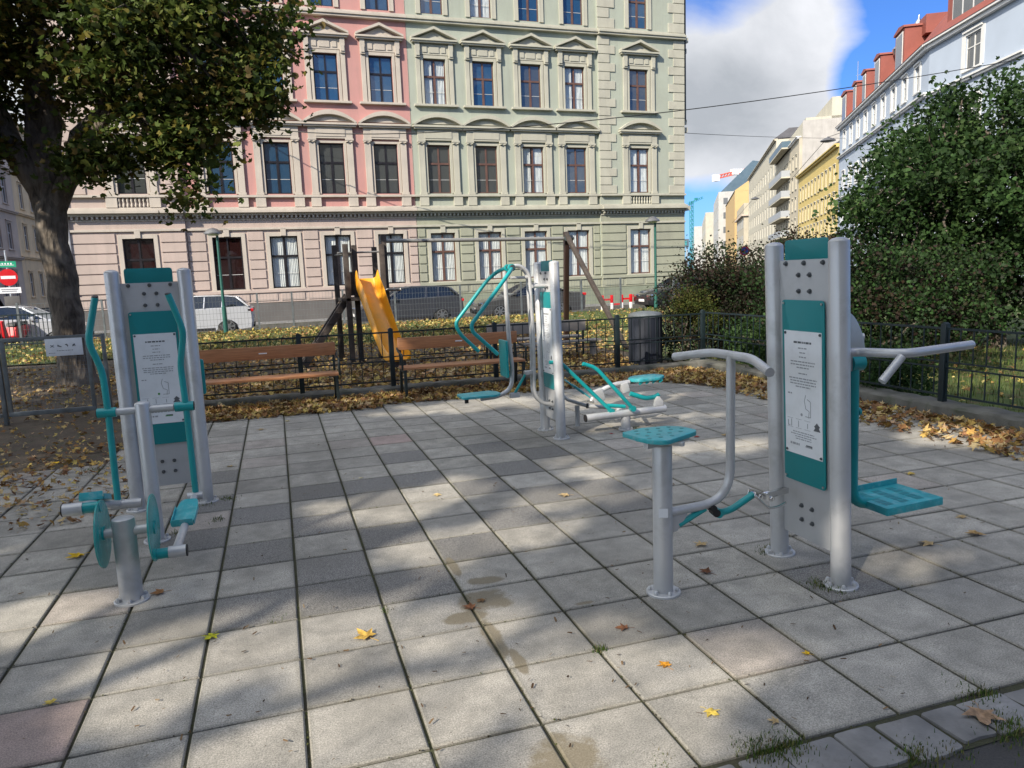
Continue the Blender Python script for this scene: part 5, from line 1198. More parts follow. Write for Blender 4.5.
# chamfer and front of the blue house
c0 = Vector(sp(66)); c1 = Vector((45.4, 36.2)); c2 = Vector((58, 26.5))
house('blue_house_corner', c0, c1, -.2, 17.7, 'blueplaster', [2.0, 6.2, 10.2, 14.6], 1, 'pale blue rounded corner part with one wide window per floor, above the tree', ww=1.9, wh=2.3, courses=(14.0, 9.2), margin=1.6, depth=8)
bc = bpy.data.objects['blue_house_corner']; Lc = (c1 - c0).length
mb = MB(); mb.prism([(-.6, 17.86), (6, 17.86), (5, 20.9), (1.9, 20.9)], (0, 0, 0), Y, Z, X, Lc); mb.build('roof', 'redroof', bc, False); dormer(Lc * .42, 5.6, 17.95, 22.6, bc, y0=.1, wide=True)
bf = house('blue_house_front', c1, c2, -.2, 17.7, 'blueplaster', [2.0, 6.2, 10.2, 14.6], 3, 'pale blue front with brown tiled roof at the right picture edge, above the tree', ww=1.9, wh=2.3, courses=(14.0, 9.2), margin=.4, depth=12)
mb = MB(); mb.prism([(-.6, 17.86), (12, 17.86), (8, 23.5), (4.5, 23.5)], (0, 0, 0), Y, Z, X, 15.5); mb.build('roof', 'tileroof', bf, False)
mb = MB(); mb.box(0, 15.5, -.8, -.1, 17.86, 18.1); mb.build('gutter', 'redroof', bf, False)

def merge_into(root, target):
    def m4(o): return Matrix.Translation(o.location) @ Matrix.Rotation(o.rotation_euler.z, 4, 'Z')
    T_ = m4(target).inverted() @ m4(root)
    for ch_ in list(root.children):
        m = T_ @ m4(ch_) @ Matrix.Diagonal((*ch_.scale, 1)); ch_.parent = target; ch_.matrix_basis = m
    bpy.data.objects.remove(root)
merge_into(bc, bh); merge_into(bf, bh)
house('yellow_house', sp(137), sp(101.6), -.2, 15.9, 'yell', [2.0, 5.2, 8.3, 11.7], 11, 'bright yellow house with rows of small windows left of the blue house', sur='cream2', ww=1.0, wh=1.9, roof='darkroof', roofh=2.0, cor='yell', depth=11)
ch = house('cream_house', sp(172), sp(137.1), -.2, 22.6, 'cream', [3.5, 7.2, 10.8, 14.4, 18.0], 8, 'tall cream house with green balconies and a bare grey firewall above the yellow roof', sur='cream2', ww=1.3, wh=2.0, depth=20)
mb = MB(); mb.box(34.92, 34.96, .5, 22, 15.5, 25.2); mb.build('firewall', 'firewall', ch, False)
mb = MB(); mb.box(6, 34.9, 1.0, 12, 22.8, 25.6); mb.box(12, 34.9, 5, 20, 25.2, 28.6); mb.box(28, 34.9, 17, 26, 22, 32.0); mb.box(16, 22, 10, 14, 28.0, 31) ; mb.build('roof_storey', 'cream2', ch, False)
mb = MB(); mb.tube([(34, 19, 32), (34, 19, 35.5)], .5, 10); mb.build('flue', 'steel', ch)
mb = MB()
for q in (9, 11.5): mb.tube([(34, q, 25.4), (34, q, 34)], .06, 6)
for k in range(4): mb.tube([(33, 9, 29 + k), (35, 12, 29.2 + k)], .04, 5)
mb.build('roof_aerial', 'steel', ch)
for z in (6.6, 10.2, 13.8, 17.4, 22.6):
    mb = MB(); mb.box(2, 24, -1.6, -.02, z - .25, z); mb.build('balcony_slab', 'cream2', ch, False)
    mb = MB(); mb.box(2, 24, -1.62, -1.58, z, z + 1.1); mb.box(23.9, 24, -1.56, -.02, z, z + 1.1); mb.build('balcony_rail', 'glassroof' if z > 20 else 'greyink', ch, False)
house('cream_house', sp(248), sp(172.1), -.2, 27.8, 'cream2', [4, 8.2, 12.4, 16.6, 20.8], 12, 'long pale cream house with dark roof, left of the balconies', sur=None, ww=1.7, wh=2.6, roof='darkroof', roofh=2.2, depth=14, cor='cream')
# houses further up the street; their end walls face the viewer
def far_box(name, s0, s1, n0, n1, h, wallm, label, front=None, roof=None, peak=0):
    o = Vector(sp(s0, n0)); root = empty(name, (o.x, o.y, 0), math.pi / 2 - a31, label, 'town house')  # local x = up the street, local -y = across to the right
    mb = MB(); L_ = s1 - s0; D_ = n1 - n0
    mb.box(0, L_, -D_, 0, -.2, h); mb.build('wall', wallm, root, False)
    if peak: mb = MB(); mb.prism([(0, h), (-D_, h), (-D_, h + peak * .55), (-D_ * .55, h + peak), (0, h + .3)], (-.05, 0, 0), Y, Z, X, .5); mb.build('gable', wallm, root, False)
    if roof: mb = MB(); mb.prism([(.3, h + .002), (-D_, h + .002), (-D_, h + peak * .5 + 1), (-D_ * .55, h + peak + .4), (-1, h + .6)], (.5, 0, 0), Y, Z, X, L_ - .5); mb.build('roof', roof, root, False)
    return root
def add_far_windows(root, L_, h, cols, z0, dz, m='greyink', w=1.6, hh=2.6):
    ww_ = MB(); ww_.box(-w / 2, w / 2, 0, .12, 0, hh); me = ww_.mesh('window', m, False)
    z = z0
    while z < h - 3:
        for c in range(cols): inst('window', me, root, (L_ * (c + .5) / cols, .02, z))
        z += dz
def end_windows(root, D_, h, cols, z0, dz, m='ink', w=2.0, hh=3.):
    ww_ = MB(); ww_.box(-.12, 0, -w / 2, w / 2, 0, hh); me = ww_.mesh('window', m, False); z = z0
    while z < h - 3:
        for c in range(cols): inst('window', me, root, (-.02, -D_ * (c + .5) / cols, z))
        z += dz
h1 = far_box('cream_house', 262, 300, 17.5, 40, 22, 'cream', 'small cream house with a dark cornice in front of the orange gable')
add_far_windows(h1, 38, 22, 5, 4, 5); end_windows(h1, 12, 22, 2, 4, 5)
mb = MB(); mb.box(-.8, 38, -22.5, .8, 17.8, 18.4); mb.build('cornice', 'tangrey', h1, False)
h2 = far_box('orange_house', 305, 380, 17, 60, 30, 'orange', 'tall house with a bare orange side wall up the street', roof='darkroof', peak=16)
h3 = far_box('white_house', 390, 470, 14, 40, 38, 'whitewall', 'white house with a slanted blue glass roof far up the street')
add_far_windows(h3, 80, 38, 8, 4, 7, w=2.2, hh=3.5); end_windows(h3, 20, 38, 3, 4, 7)
mb = MB(); mb.prism([(-1, 38), (-26, 38), (-26, 50), (-16, 52)], (0, 0, 0), Y, Z, X, 60); mb.build('roof', 'glassroof', h3, False)
h4 = far_box('white_house', 500, 640, 10, 40, 36, 'cream2', 'small pale house farthest up the street beside the green corner house'); add_far_windows(h4, 140, 36, 8, 5, 9, w=3, hh=4)
h5 = far_box('white_house', 700, 1000, 4, 60, 38, 'whitewall', 'last hazy white house closing the view of the street'); add_far_windows(h5, 300, 38, 8, 5, 12, w=6, hh=6)
kb = empty('kiosk', (76.5, 133, 0), -a31, 'small blue shop sign box over the bushes up the street', 'kiosk')
mb = MB(); mb.box(-2.8, 2.8, -.5, .5, 5.6, 7.2); mb.build('sign_box', 'glassroof', kb, False); mb = MB(); mb.box(-2.4, 2.4, -.56, -.52, 6.0, 6.8); mb.build('sign_face', 'craneteal', kb, False); mb = MB(); mb.box(-2.5, -2.3, -.1, .1, -.2, 5.6); mb.box(2.3, 2.5, -.1, .1, -.2, 5.6); mb.build('sign_post', 'greyink', kb, False)

# houses of the left street
lf = house('tan_house', (-25.5, 70), (-25.8, 93.5), -.2, 21, 'tangrey', [1.2, 6.2, 10.9, 15.4], 6, 'grey brown ornate house front at the left picture edge behind the trunk', sur='tangrey', ww=1.5, wh=2.7, courses=(5.3, 10.1, 14.5), cor='tangrey', depth=14)
lf2 = house('tan_house', (-25.95, 93.6), (-26.4, 150), -.2, 20, 'tan', [1.2, 6.4, 10.9, 15.4], 14, 'ochre ornate house front receding behind the tree trunk', sur='tan', ww=1.3, wh=2.6, courses=(5.5, 10.2, 14.5), cor='tan', depth=14)
house('tan_house', (-26, 260), (-6, 262), -.2, 19, 'cream', [2, 6, 10, 14], 7, 'pale house closing the far end of the left street', sur=None, courses=(5,), depth=10)

house('opposite_house', (45, -44), (-45, -46), -.2, 24, 'cream2', [2, 6, 10, 14, 18], 26, 'long pale house across the square behind the viewer', sur='white', courses=(5, 13), roof='darkroof', depth=10)
# ------------------------------------------------------------------ cars
def car(name, x, y, z, L_, H, W_, paint, kind, label, cat='car', flip=False, rz=0):
    """nose towards -x"""
    root = empty(name, (x, y, z), rz + (math.pi if flip else 0), label, cat, 'cars parked along the street')
    h = L_ / 2; fwx, rwx = -h + .88, h - .92 if kind != 'sedan' else h - 1.05; wr = .33
    if kind == 'wagon': low = [(-h, .45), (-h + .04, .66), (-h + .5, .80), (-h + 1.35, .98), (h - .25, 1.06), (h - .02, .98), (h, .55)]; gh_ = [(-h + 1.25, .97), (-h + 2.05, H - .06), (-h + 2.6, H), (h - 1.0, H - .02), (h - .55, H - .08), (h - .12, 1.04)]
    elif kind == 'hatch': low = [(-h, .45), (-h + .05, .70), (-h + .45, .86), (-h + 1.2, 1.02), (h - .25, 1.10), (h - .03, 1.0), (h, .55)]; gh_ = [(-h + 1.1, 1.0), (-h + 1.85, H - .06), (-h + 2.3, H), (h - 1.0, H - .02), (h - .5, H - .10), (h - .15, 1.08)]
    else: low = [(-h, .45), (-h + .04, .66), (-h + .5, .80), (-h + 1.35, .95), (h - 1.0, 1.02), (h - .15, 1.0), (h, .85), (h + .0, .5)]; gh_ = [(-h + 1.3, .94), (-h + 2.2, H - .05), (-h + 2.7, H), (h - 1.75, H - .02), (h - .75, 1.02)]
    prof = [(-h + .05, .24)] + low + [(h - .05, .26)]
    # arches cut as polygon bites
    bottom = []
    for wx in (rwx, fwx):
        for k in range(9): a = math.pi * k / 8; bottom.append((wx + (wr + .06) * math.cos(a), .30 + (wr + .05) * math.sin(a) * 1.0 - .04))
    side = prof + [(rwx + wr + .1, .22)] + bottom[:9] + [(rwx - wr - .1, .22), (fwx + wr + .1, .22)] + bottom[9:] + [(fwx - wr - .1, .24)]
    mb = MB(); ws = [(-1, W_ / 2 - .0), (1, W_ / 2 - .0)]
    n = len(side); vs = []
    for yy, f in ((-W_ / 2, 1.), (-W_ / 2 + .0, 1.), (W_ / 2, 1.)): pass
    def sl(y, ins): return [(px - ins * (1 if px > 0 else -1) * min(1, abs(px) / h) ** 4 * 1.6, y, pz - (ins * .9 if pz > .5 else 0)) for px, pz in side]
    rings = [sl(-W_ / 2 + .06, .08), sl(-W_ / 2, .02), sl(-W_ / 2 + .10, -.0), sl(W_ / 2 - .10, 0), sl(W_ / 2, .02), sl(W_ / 2 - .06, .08)]
    rings = [sl(-W_ / 2, .05), sl(-W_ / 2 + .08, .0), sl(W_ / 2 - .08, 0), sl(W_ / 2, .05)]
    for rg in rings: vs += rg
    fs = [tuple(range(n)), tuple((len(rings) - 1) * n + k for k in range(n - 1, -1, -1))]
    for i in range(len(rings) - 1):
        for k in range(n): fs.append((i * n + k, i * n + (k + 1) % n, (i + 1) * n + (k + 1) % n, (i + 1) * n + k))
    mb.add(vs, fs); body = mb.build('body', paint, root, True, .012, 40)
    def gl(y, dy, ins): return [(px + ins * (-1 if px > (gh_[0][0] + gh_[-1][0]) / 2 else 1), y + dy * (pz - .95) / (H - .95), pz - ins * .3) for px, pz in gh_]
    m2 = len(gh_); rg = [gl(-W_ / 2 + .05, .20, .05), gl(-W_ / 2 + .09, .22, .0), gl(W_ / 2 - .09, -.22, 0), gl(W_ / 2 - .05, -.20, .05)]
    mb = MB(); vs = []
    for q in rg: vs += q
    fs = [tuple(range(m2)), tuple(3 * m2 + k for k in range(m2 - 1, -1, -1))]
    for i in range(3):
        for k in range(m2): fs.append((i * m2 + k, i * m2 + (k + 1) % m2, (i + 1) * m2 + (k + 1) % m2, (i + 1) * m2 + k))
    mb.add(vs, fs); mb.build('cabin_glass', 'carglass', root, True, 0, 30)
    # roof skin and pillars in body colour
    mb = MB(); top = [(px, pz) for px, pz in gh_[1:-1]]; yw = W_ / 2 - .27
    for i in range(len(top) - 1):
        a, b = top[i], top[i + 1]; mb.add([(a[0], -yw - .02, a[1] + .0), (b[0], -yw - .02, b[1] + .0), (b[0], yw + .02, b[1] + .0), (a[0], yw + .02, a[1] + .0), (a[0], -yw + .02, a[1] + .03), (b[0], -yw + .02, b[1] + .03), (b[0], yw - .02, b[1] + .03), (a[0], yw - .02, a[1] + .03)], [(0, 3, 2, 1), (4, 5, 6, 7), (0, 1, 5, 4), (1, 2, 6, 5), (2, 3, 7, 6), (3, 0, 4, 7)])
    for s in (-1, 1):
        def at(px, pz): return (px, s * (W_ / 2 - .045 - .20 * (pz - .95) / (H - .95)), pz)
        g0, g1, ge, gl_ = gh_[0], gh_[1], gh_[-2], gh_[-1]
        mb.obox(at(g0[0], g0[1] - .02), at(g1[0], g1[1]), .05, .07, (0, 1, 0)); mb.obox(at(gl_[0] - .02, gl_[1] - .02), at(ge[0], ge[1]), .05, .26, (0, 1, 0))
        mx_ = (g1[0] + ge[0]) / 2 - .05; mb.obox(at(mx_, 1.0), at(mx_ + .05, H - .05), .04, .09, (0, 1, 0)); mb.obox(at(ge[0] - .55, 1.02), at(ge[0] - .50, H - .05), .04, .06, (0, 1, 0)) if kind != 'sedan' else None
    mb.build('roof', paint, root, True, .006)
    # dark sill line and doors' shut lines
    mb = MB()
    for s in (-1, 1):
        yy = s * (W_ / 2 + .002)
        for px in (-h + 1.45, (fwx + rwx) / 2 + .15, rwx - .25): mb.box(px - .005, px + .005, min(yy, yy - s * .01), max(yy, yy - s * .01), .36, .98)
        mb.box(fwx + .45, rwx - .45, min(yy, yy - s * .02), max(yy, yy - s * .02), .20, .30)
    mb.box(-h - .012, -h + .06, -W_ / 2 + .25, W_ / 2 - .25, .28, .44); mb.box(h - .05, h + .012, -W_ / 2 + .2, W_ / 2 - .2, .26, .40); mb.build('trim', 'black', root, False)
    for px in (-h - .018, h + .014): mb = MB(); mb.box(px, px + .004, -.26, .26, .40 if px < 0 else .60, .51 if px < 0 else .71); mb.build('number_plate', 'whites', root, False)
    mb = MB()
    for s in (-1, 1): mb.box(-h + 1.48, -h + 1.62, s * (W_ / 2 + .02) - .07, s * (W_ / 2 + .02) + .07, .98, 1.12)
    mb.build('wing_mirrors', paint, root, True, .02)
    for wx in (fwx, rwx):
        for s in (-1, 1):
            mb = MB(); y0 = s * (W_ / 2 - .02); mb.tube([(wx, y0, wr), (wx, y0 - s * .02, wr), (wx, y0 - s * .20, wr)], [wr - .02, wr, wr], 26); wh_ = mb.build('wheel', 'black', root, angle=50)
            mb = MB(); mb.tube([(wx, y0 + s * .002, wr), (wx, y0 + s * .006, wr)], [.09, .06], 12)
            for k in range(7):
                a = 2 * math.pi * k / 7; mb.obox((wx + .05 * math.cos(a), y0 + s * .003, wr + .05 * math.sin(a)), (wx + .21 * math.cos(a), y0 + s * .003, wr + .21 * math.sin(a)), .05, .012, (0, 1, 0)) if False else mb.prism([(.05 * math.cos(a - .35), .05 * math.sin(a - .35)), (.21 * math.cos(a - .13), .21 * math.sin(a - .13)), (.21 * math.cos(a + .13), .21 * math.sin(a + .13)), (.05 * math.cos(a + .35), .05 * math.sin(a + .35))], (wx, y0 + s * .001, wr), X, Z, Y, s * .01)
            ring = []
            for k in range(24):
                a0, a1 = 2 * math.pi * k / 24, 2 * math.pi * (k + 1) / 24
                mb.prism([(.20 * math.cos(a0), .20 * math.sin(a0)), (.225 * math.cos(a0), .225 * math.sin(a0)), (.225 * math.cos(a1), .225 * math.sin(a1)), (.20 * math.cos(a1), .20 * math.sin(a1))], (wx, y0 + s * .001, wr), X, Z, Y, s * .012)
            mb.build('rim', 'steel', wh_)
    for s in (-1, 1):
        mb = MB(); yy = s * (W_ / 2 - .22); mb.cbox((-h + .06, yy, .66), (.16, .36, .13)); mb.build('headlight', 'chrome', root, True, .02)
        mb = MB(); yy = s * (W_ / 2 - .13); mb.cbox((h - .10, yy + s * .02, .90), (.22, .22, .11)); mb.build('taillight', 'reds', root, True, .02)
    return root
M['silver'] = mat('silver_car_paint', (.55, .57, .60), .3, .3, .03, 2, 0, coat=.6)
M['slate'] = mat('slate_car_paint', (.055, .06, .075), .32, .4, .05, 2, 0, coat=.6)
M['gunmetal'] = mat('gunmetal_car_paint', (.075, .075, .08), .32, .4, .05, 2, 0, coat=.6)
M['darkcar'] = mat('black_car_paint', (.012, .014, .018), .3, .2, .05, 2, 0, coat=.6)
M['whitecar'] = mat('white_car_paint', (.70, .71, .72), .35, 0, .03, 2, 0, coat=.6)
car('parked_car', -3.25, 30.5, -.25, 4.85, 1.47, 1.85, 'silver', 'wagon', 'silver white estate car with a red tail lamp behind the green lamp post')
car('parked_car', 5.15, 30.5, -.25, 4.35, 1.50, 1.82, 'slate', 'hatch', 'dark blue grey hatchback parked behind the yellow slide')
car('parked_car', 10.35, 30.5, -.25, 4.75, 1.44, 1.85, 'gunmetal', 'sedan', 'grey saloon car behind the pull-down levers, facing the hatchback')
car('parked_car', 18.0, 30.5, -.25, 4.3, 1.48, 1.80, 'darkcar', 'hatch', 'black car with a white number plate right of the red white posts')
car('parked_car', 20.6, 26.9, -.25, 4.6, 2.15, 1.9, 'plinthg', 'wagon', 'green grey van half hidden by the dark shrub', cat='van')
car('parked_car', -8.75, 30.7, -.35, 4.3, 1.48, 1.8, 'silver', 'hatch', 'pale silver hatchback standing behind the tree trunk, nose to the right', flip=True)
car('parked_car', -22.0, 47.0, -.25, 4.4, 1.75, 1.8, 'darkcar', 'wagon', 'black car far back at left beyond the silver hatchback', rz=R(20))
car('parked_car', -17.5, 52.0, -.25, 4.6, 2.0, 1.9, 'darkcar', 'wagon', 'dark van in the left street behind the tree trunk', cat='van', rz=R(80))

# motor scooters at the left edge
def scooter(x, y, rz, label):
    root = empty('motor_scooter', (x, y, -.25), rz, label, 'scooter', 'scooters parked at left')
    for wx in (-.62, .62):
        mb = MB(); n = 18; mb.tube([(wx, -.05, .25), (wx, .05, .25)], .25, 20); w_ = mb.build('wheel', 'black', root); mb = MB(); mb.tube([(wx, -.055, .25), (wx, .055, .25)], .14, 14); mb.build('rim', 'steel', w_)
    mb = MB(); mb.prism([(-.55, .35), (.05, .25), (.5, .30), (.85, .55), (.8, .78), (.1, .74), (.05, .42), (-.30, .42), (-.48, .98), (-.62, .95)], (0, -.16, 0), X, Z, Y, .32); mb.build('body', 'reds', root, True, .04)
    mb = MB(); mb.prism([(.05, .75), (.85, .79), (.82, .90), (.1, .86)], (0, -.15, 0), X, Z, Y, .30); mb.build('saddle', 'black', root, True, .03)
    mb = MB(); mb.tube([(-.5, 0, .9), (-.52, 0, 1.08)], .03, 8); mb.tube([(-.5, -.32, 1.1), (-.52, 0, 1.07), (-.5, .32, 1.1)], .02, 8); mb.tube([(-.62, 0, .25), (-.52, 0, .85)], .04, 8); mb.build('handlebar', 'black', root)
    mb = MB(); mb.cbox((-.60, 0, .93), (.07, .14, .12)); mb.build('headlight', 'whites', root, True, .02)
scooter(-9.75, 28.6, R(60), 'red motor scooter nearest the no entry sign'); scooter(-8.6, 28.9, R(75), 'red motor scooter parked to the right of the other, left of the trunk')

# ------------------------------------------------------------------ street furniture beyond the lawn
def lamp(x, y, h, label, arm=.0):
    root = empty('street_lamp', (x, y, -.02), 0, label, 'street lamp', 'green street lamps')
    mb = MB(); mb.tube([(0, 0, 0), (0, 0, .9), (0, 0, .92), (0, 0, h)], [.075, .07, .05, .042], 12); mb.build('pole', 'lampgreen', root)
    mb = MB(); mb.tube([(-.02, 0, h - .02), (-.02, 0, h + .12)], .05, 10); mb.tube([(0, 0, h + .02), (-.3, 0, h + .08)], .025, 8); mb.build('bracket', 'lamphead', root)
    mb = MB(); mb.lathe([(.02, .20), (.12, .17), (.24, .09), (.29, .03), (.29, 0), (.22, -.01)], (-.12, 0, h), 20); hd = mb.build('lamp_head', 'lamphead', root)
    mb = MB(); mb.lathe([(.21, -.01), (.15, -.05), (.04, -.06)], (-.12, 0, h), 16); mb.build('lamp_glass', 'whites', hd)
lamp(-1.66, 26.6, 3.30, 'green lamp post with a domed head in front of the pink house')
lamp(14.45, 26.6, 3.45, 'green lamp post with a domed head before the green house, near the red white posts')
def mesh_fence(x0, x1, y, posts, h, label):
    root = empty('wire_fence', (x0, y, 0), 0, label, 'fence'); L_ = x1 - x0
    for x in posts: mb = MB(); mb.box(x - x0 - .03, x - x0 + .03, -.03, .03, -.05, h + .05); mb.build('post', 'galv', root, False)
    mb = MB(); n = int(L_ / .11)
    for i in range(n): x = i * L_ / n; mb.box(x - .003, x + .003, -.003, .003, .05, h)
    for k in range(7): z = .05 + (h - .05) * k / 6; mb.box(0, L_, -.006, -.003, z - .004, z + .004)
    mb.build('wire_panel', 'galv', root, False)
mesh_fence(-7.8, 13.2, 27.2, [-7.8, -5.4, -3.0, -.6, .55, 2.3, 4.15, 6.6, 9, 11.5, 13.2], 1.25, 'fine wire mesh fence between the lawn strip and the parked cars')
mesh_fence(14.9, 20, 26.0, [14.9, 17.2, 20], 1.2, 'pale wire fence panel beside the right lamp post')
# dark bar fence at far left
root = empty('bar_fence', (-12.5, 25.0, 0), 0, 'dark bar fence along the street behind the trunk', 'fence'); mb = MB()
for i in range(60): mb.box(.11 * i - .01, .11 * i + .01, -.01, .01, 0, 1.0)
mb.box(0, 6.6, -.02, .02, .95, .99); mb.box(0, 6.6, -.02, .02, .1, .14); mb.build('bars', 'fence', root, False); mb = MB(); mb.box(-.04, .04, -.04, .04, 0, 1.1); mb.box(3.2, 3.3, -.04, .04, 0, 1.1); mb.build('post', 'fence', root, False)
# red white barrier posts
br_ = empty('barrier', (14.35, 31.5, -.25), 0, 'red and white striped steel barrier posts in front of the green house', 'barrier')
for x in (0, .48, .98, 1.45):
    p = MB(); p.box(x - .055, x + .055, -.055, .055, 0, .70); po = p.build('barrier_post', 'whites', br_, bevel=.01)
    p = MB()
    for z in (.36,): p.box(x - .06, x + .06, -.06, .06, z, z + .36)
    p.build('red_band', 'reds', po, bevel=.01)
p = MB(); p.box(0.06, .42, -.02, .02, .48, .56); p.box(.54, .92, -.02, .02, .25, .33); p.box(1.04, 1.39, -.02, .02, .48, .56); p.build('cross_rail', 'reds', br_)
# no entry sign at left
ns = empty('traffic_sign', (-9.42, 32.3, -.25), R(5), 'round red no entry sign under a green street name plate at left', 'sign')
mb = MB(); mb.tube([(0, .03, 0), (0, .03, 3.45)], .035, 10); mb.build('pole', 'steel', ns)
mb = MB(); mb.tube([(0, 0, 2.45), (0, -.012, 2.45)], .31, 32); d = mb.build('sign_disc', 'reds', ns); mb = MB(); mb.box(-.235, .235, -.016, -.0125, 2.395, 2.505); mb.build('white_bar', 'whites', d, False)
mb = MB(); mb.box(-.36, .36, -.012, 0, 1.86, 2.08); pl = mb.build('lower_plate', 'whites', ns, False); mb = MB(); rr = random.Random(2); text_lines(mb, -.3, .3, 1.99, .03, -.0135, rr); text_lines(mb, -.28, .25, 1.92, .03, -.0135, rr); mb.build('plate_print', 'ink', pl, False)
mb = MB(); mb.box(-.50, .30, -.012, 0, 2.82, 3.04); pl = mb.build('name_plate', 'greens', ns, False); mb = MB(); mb.box(-.44, .24, -.0155, -.0125, 2.89, 2.905); 
for k in range(7): mb.box(-.42 + .09 * k, -.37 + .09 * k, -.0155, -.0125, 2.92, 2.98)
mb.build('plate_print', 'whites', pl, False)
mb = MB(); mb.box(-.22, .28, -.02, .10, 1.25, 1.75); mb.build('cabinet', 'plinth', ns, True, .01)
# no stopping sign by the side street
s2 = empty('traffic_sign', (33.2, 47.6, -.25), R(-35), 'small round red and blue no stopping sign by the side street', 'sign')
mb = MB(); mb.tube([(0, .04, 0), (0, .04, 3.2)], .04, 8); mb.build('pole', 'steel', s2); mb = MB(); mb.tube([(0, 0, 2.9), (0, -.01, 2.9)], .36, 28); d = mb.build('sign_disc', 'reds', s2); mb = MB(); mb.tube([(0, -.012, 2.9), (0, -.02, 2.9)], .26, 24); mb.build('blue_field', 'blues', d)
mb = MB(); mb.obox((-.2, -.024, 2.7), (.2, -.024, 3.1), .06, .006, (0, 1, 0)); mb.build('red_slash', 'reds', d, False)

# cranes
def lattice(mb, p0, p1, w, n, r):
    p0 = Vector(p0); p1 = Vector(p1); d = (p1 - p0).normalized(); s = d.cross(Vector((0, 0, 1)) if abs(d.z) < .9 else Vector((0, 1, 0))).normalized(); u = s.cross(d)
    for i, j in ((-1, -1), (1, -1), (1, 1), (-1, 1)): mb.obox(p0 + s * i * w / 2 + u * j * w / 2, p1 + s * i * w / 2 + u * j * w / 2, r, r)
    for k in range(n):
        a = p0 + (p1 - p0) * k / n; b = p0 + (p1 - p0) * (k + 1) / n
        mb.obox(a + s * w / 2 - u * w / 2, b - s * w / 2 - u * w / 2, r * .6, r * .6); mb.obox(a + s * w / 2 + u * w / 2, b - s * w / 2 + u * w / 2, r * .6, r * .6); mb.obox(a + s * w / 2 - u * w / 2, b + s * w / 2 + u * w / 2, r * .6, r * .6); mb.obox(a - s * w / 2 - u * w / 2, b - s * w / 2 + u * w / 2, r * .6, r * .6)
def far(x, y, dep):
    d = pix(x, y); F = Vector((cf.x, cf.y, 0)).normalized(); t = dep / d.dot(F); return Vector((0, 0, 1.586)) + d * t
D1 = 420
c = empty('tower_crane', far(743, 250, D1) * 1, 0, 'red and white tower crane jib above the roofs of the side street', 'crane'); c.location.z = 0; c0_ = c.location.copy()
mb = MB(); lattice(mb, far(714, 178, D1) - c0_, far(738, 172, D1) - c0_, 1.6, 8, .5); lattice(mb, far(738, 172, D1) - c0_, far(800, 160, D1) - c0_, 1.8, 14, .5); mb.build('jib', 'cranered', c, False)
mb = MB(); q = far(716, 178, D1) - c0_; mb.cbox(q, (3.0, 3, 3.6)); q = far(735, 172, D1) - c0_; mb.cbox(q, (4, 3, 3)); q = far(743, 174, D1) - c0_; mb.cbox(q, (5, 4, 5)); mb.build('cab', 'whites', c, False)
mb = MB(); mb.obox((far(743, 182, D1) - c0_), (far(743, 250, D1) - c0_), 1.8, 1.8, (1, 0, 0)); mb.build('mast', 'cranered', c, False)
c = empty('tower_crane', far(692, 262, 700), 0, 'teal green tower crane at the end of the side street', 'crane'); c0_ = c.location.copy()
mb = MB(); lattice(mb, far(692, 270, 700) - c0_, far(691.5, 201, 700) - c0_, 2.6, 16, .45); mb.build('mast', 'craneteal', c, False)
mb = MB(); lattice(mb, far(688, 204, 700) - c0_, far(703, 197.5, 700) - c0_, 1.6, 6, .5); q = far(696, 199, 700) - c0_; mb.cbox(q, (3, 2, 2)); mb.build('jib', 'craneteal', c, False)

# overhead cables
def cable(pts, r, label):
    mb = MB(); mb.tube(pts, r, 6); o = mb.build('overhead_cable', 'cable'); tag(o, label, 'cable')
a, m1, b = far(236, 120, 34), far(600, 119.5, 34), far(1040, 63, 40)
def quad(a, b, c, n=30): return [(a * (1 - t) * (1 - t) + b * 2 * t * (1 - t) + c * t * t) for t in [k / n for k in range(n + 1)]]
b = far(1150, 35, 45); ctl = m1 * 2 - (a + b) * .5
cable(quad(a, ctl, b), .022, 'black overhead cable sagging from the pink house across to the right')
a, b = far(684, 133, 60), far(860, 138, 95); cable(quad(a, (a + b) * .5 - Vector((0, 0, .3)), b), .02, 'thin upper cable crossing the side street sky')
for (x, y, dep, lab) in ((828, 141, 62, 'street lamp hung on a cable in front of the yellow house'), (755, 199, 110, 'small lamp hung on a cable over the side street')):
    r0 = empty('hanging_lamp', far(x, y, dep), 0, lab, 'lamp'); k = dep / 62
    mb = MB(); mb.lathe([(.05, .35), (.12, .28), (.5, .12), (.62, 0), (.5, -.05), (.1, -.12)], (0, 0, 0), 16); mb.build('lamp_head', 'lamphead', r0)
    mb = MB(); q0 = far(x - 40 / k, y + 42 / k, dep * 1.05) - r0.location; q1 = far(x + 12 / k, y - 8 / k, dep * .97) - r0.location; mb.tube([(0, 0, .3), q1], .02, 5); mb.tube([(0, 0, .3), q0], .02, 5); mb.build('lamp_cable', 'cable', r0)
r0 = empty('hanging_lamp', (-21.5, 68, 8.2), 0, 'dark hanging lamp before the tan house front at far left', 'lamp'); mb = MB(); mb.lathe([(.05, .4), (.5, .15), (.6, 0), (.4, -.1)], (0, 0, 0), 14); mb.build('lamp_head', 'lamphead', r0); mb = MB(); mb.tube([(0, 0, .35), (-4, 1, .6)], .02, 5); mb.build('lamp_cable', 'cable', r0)
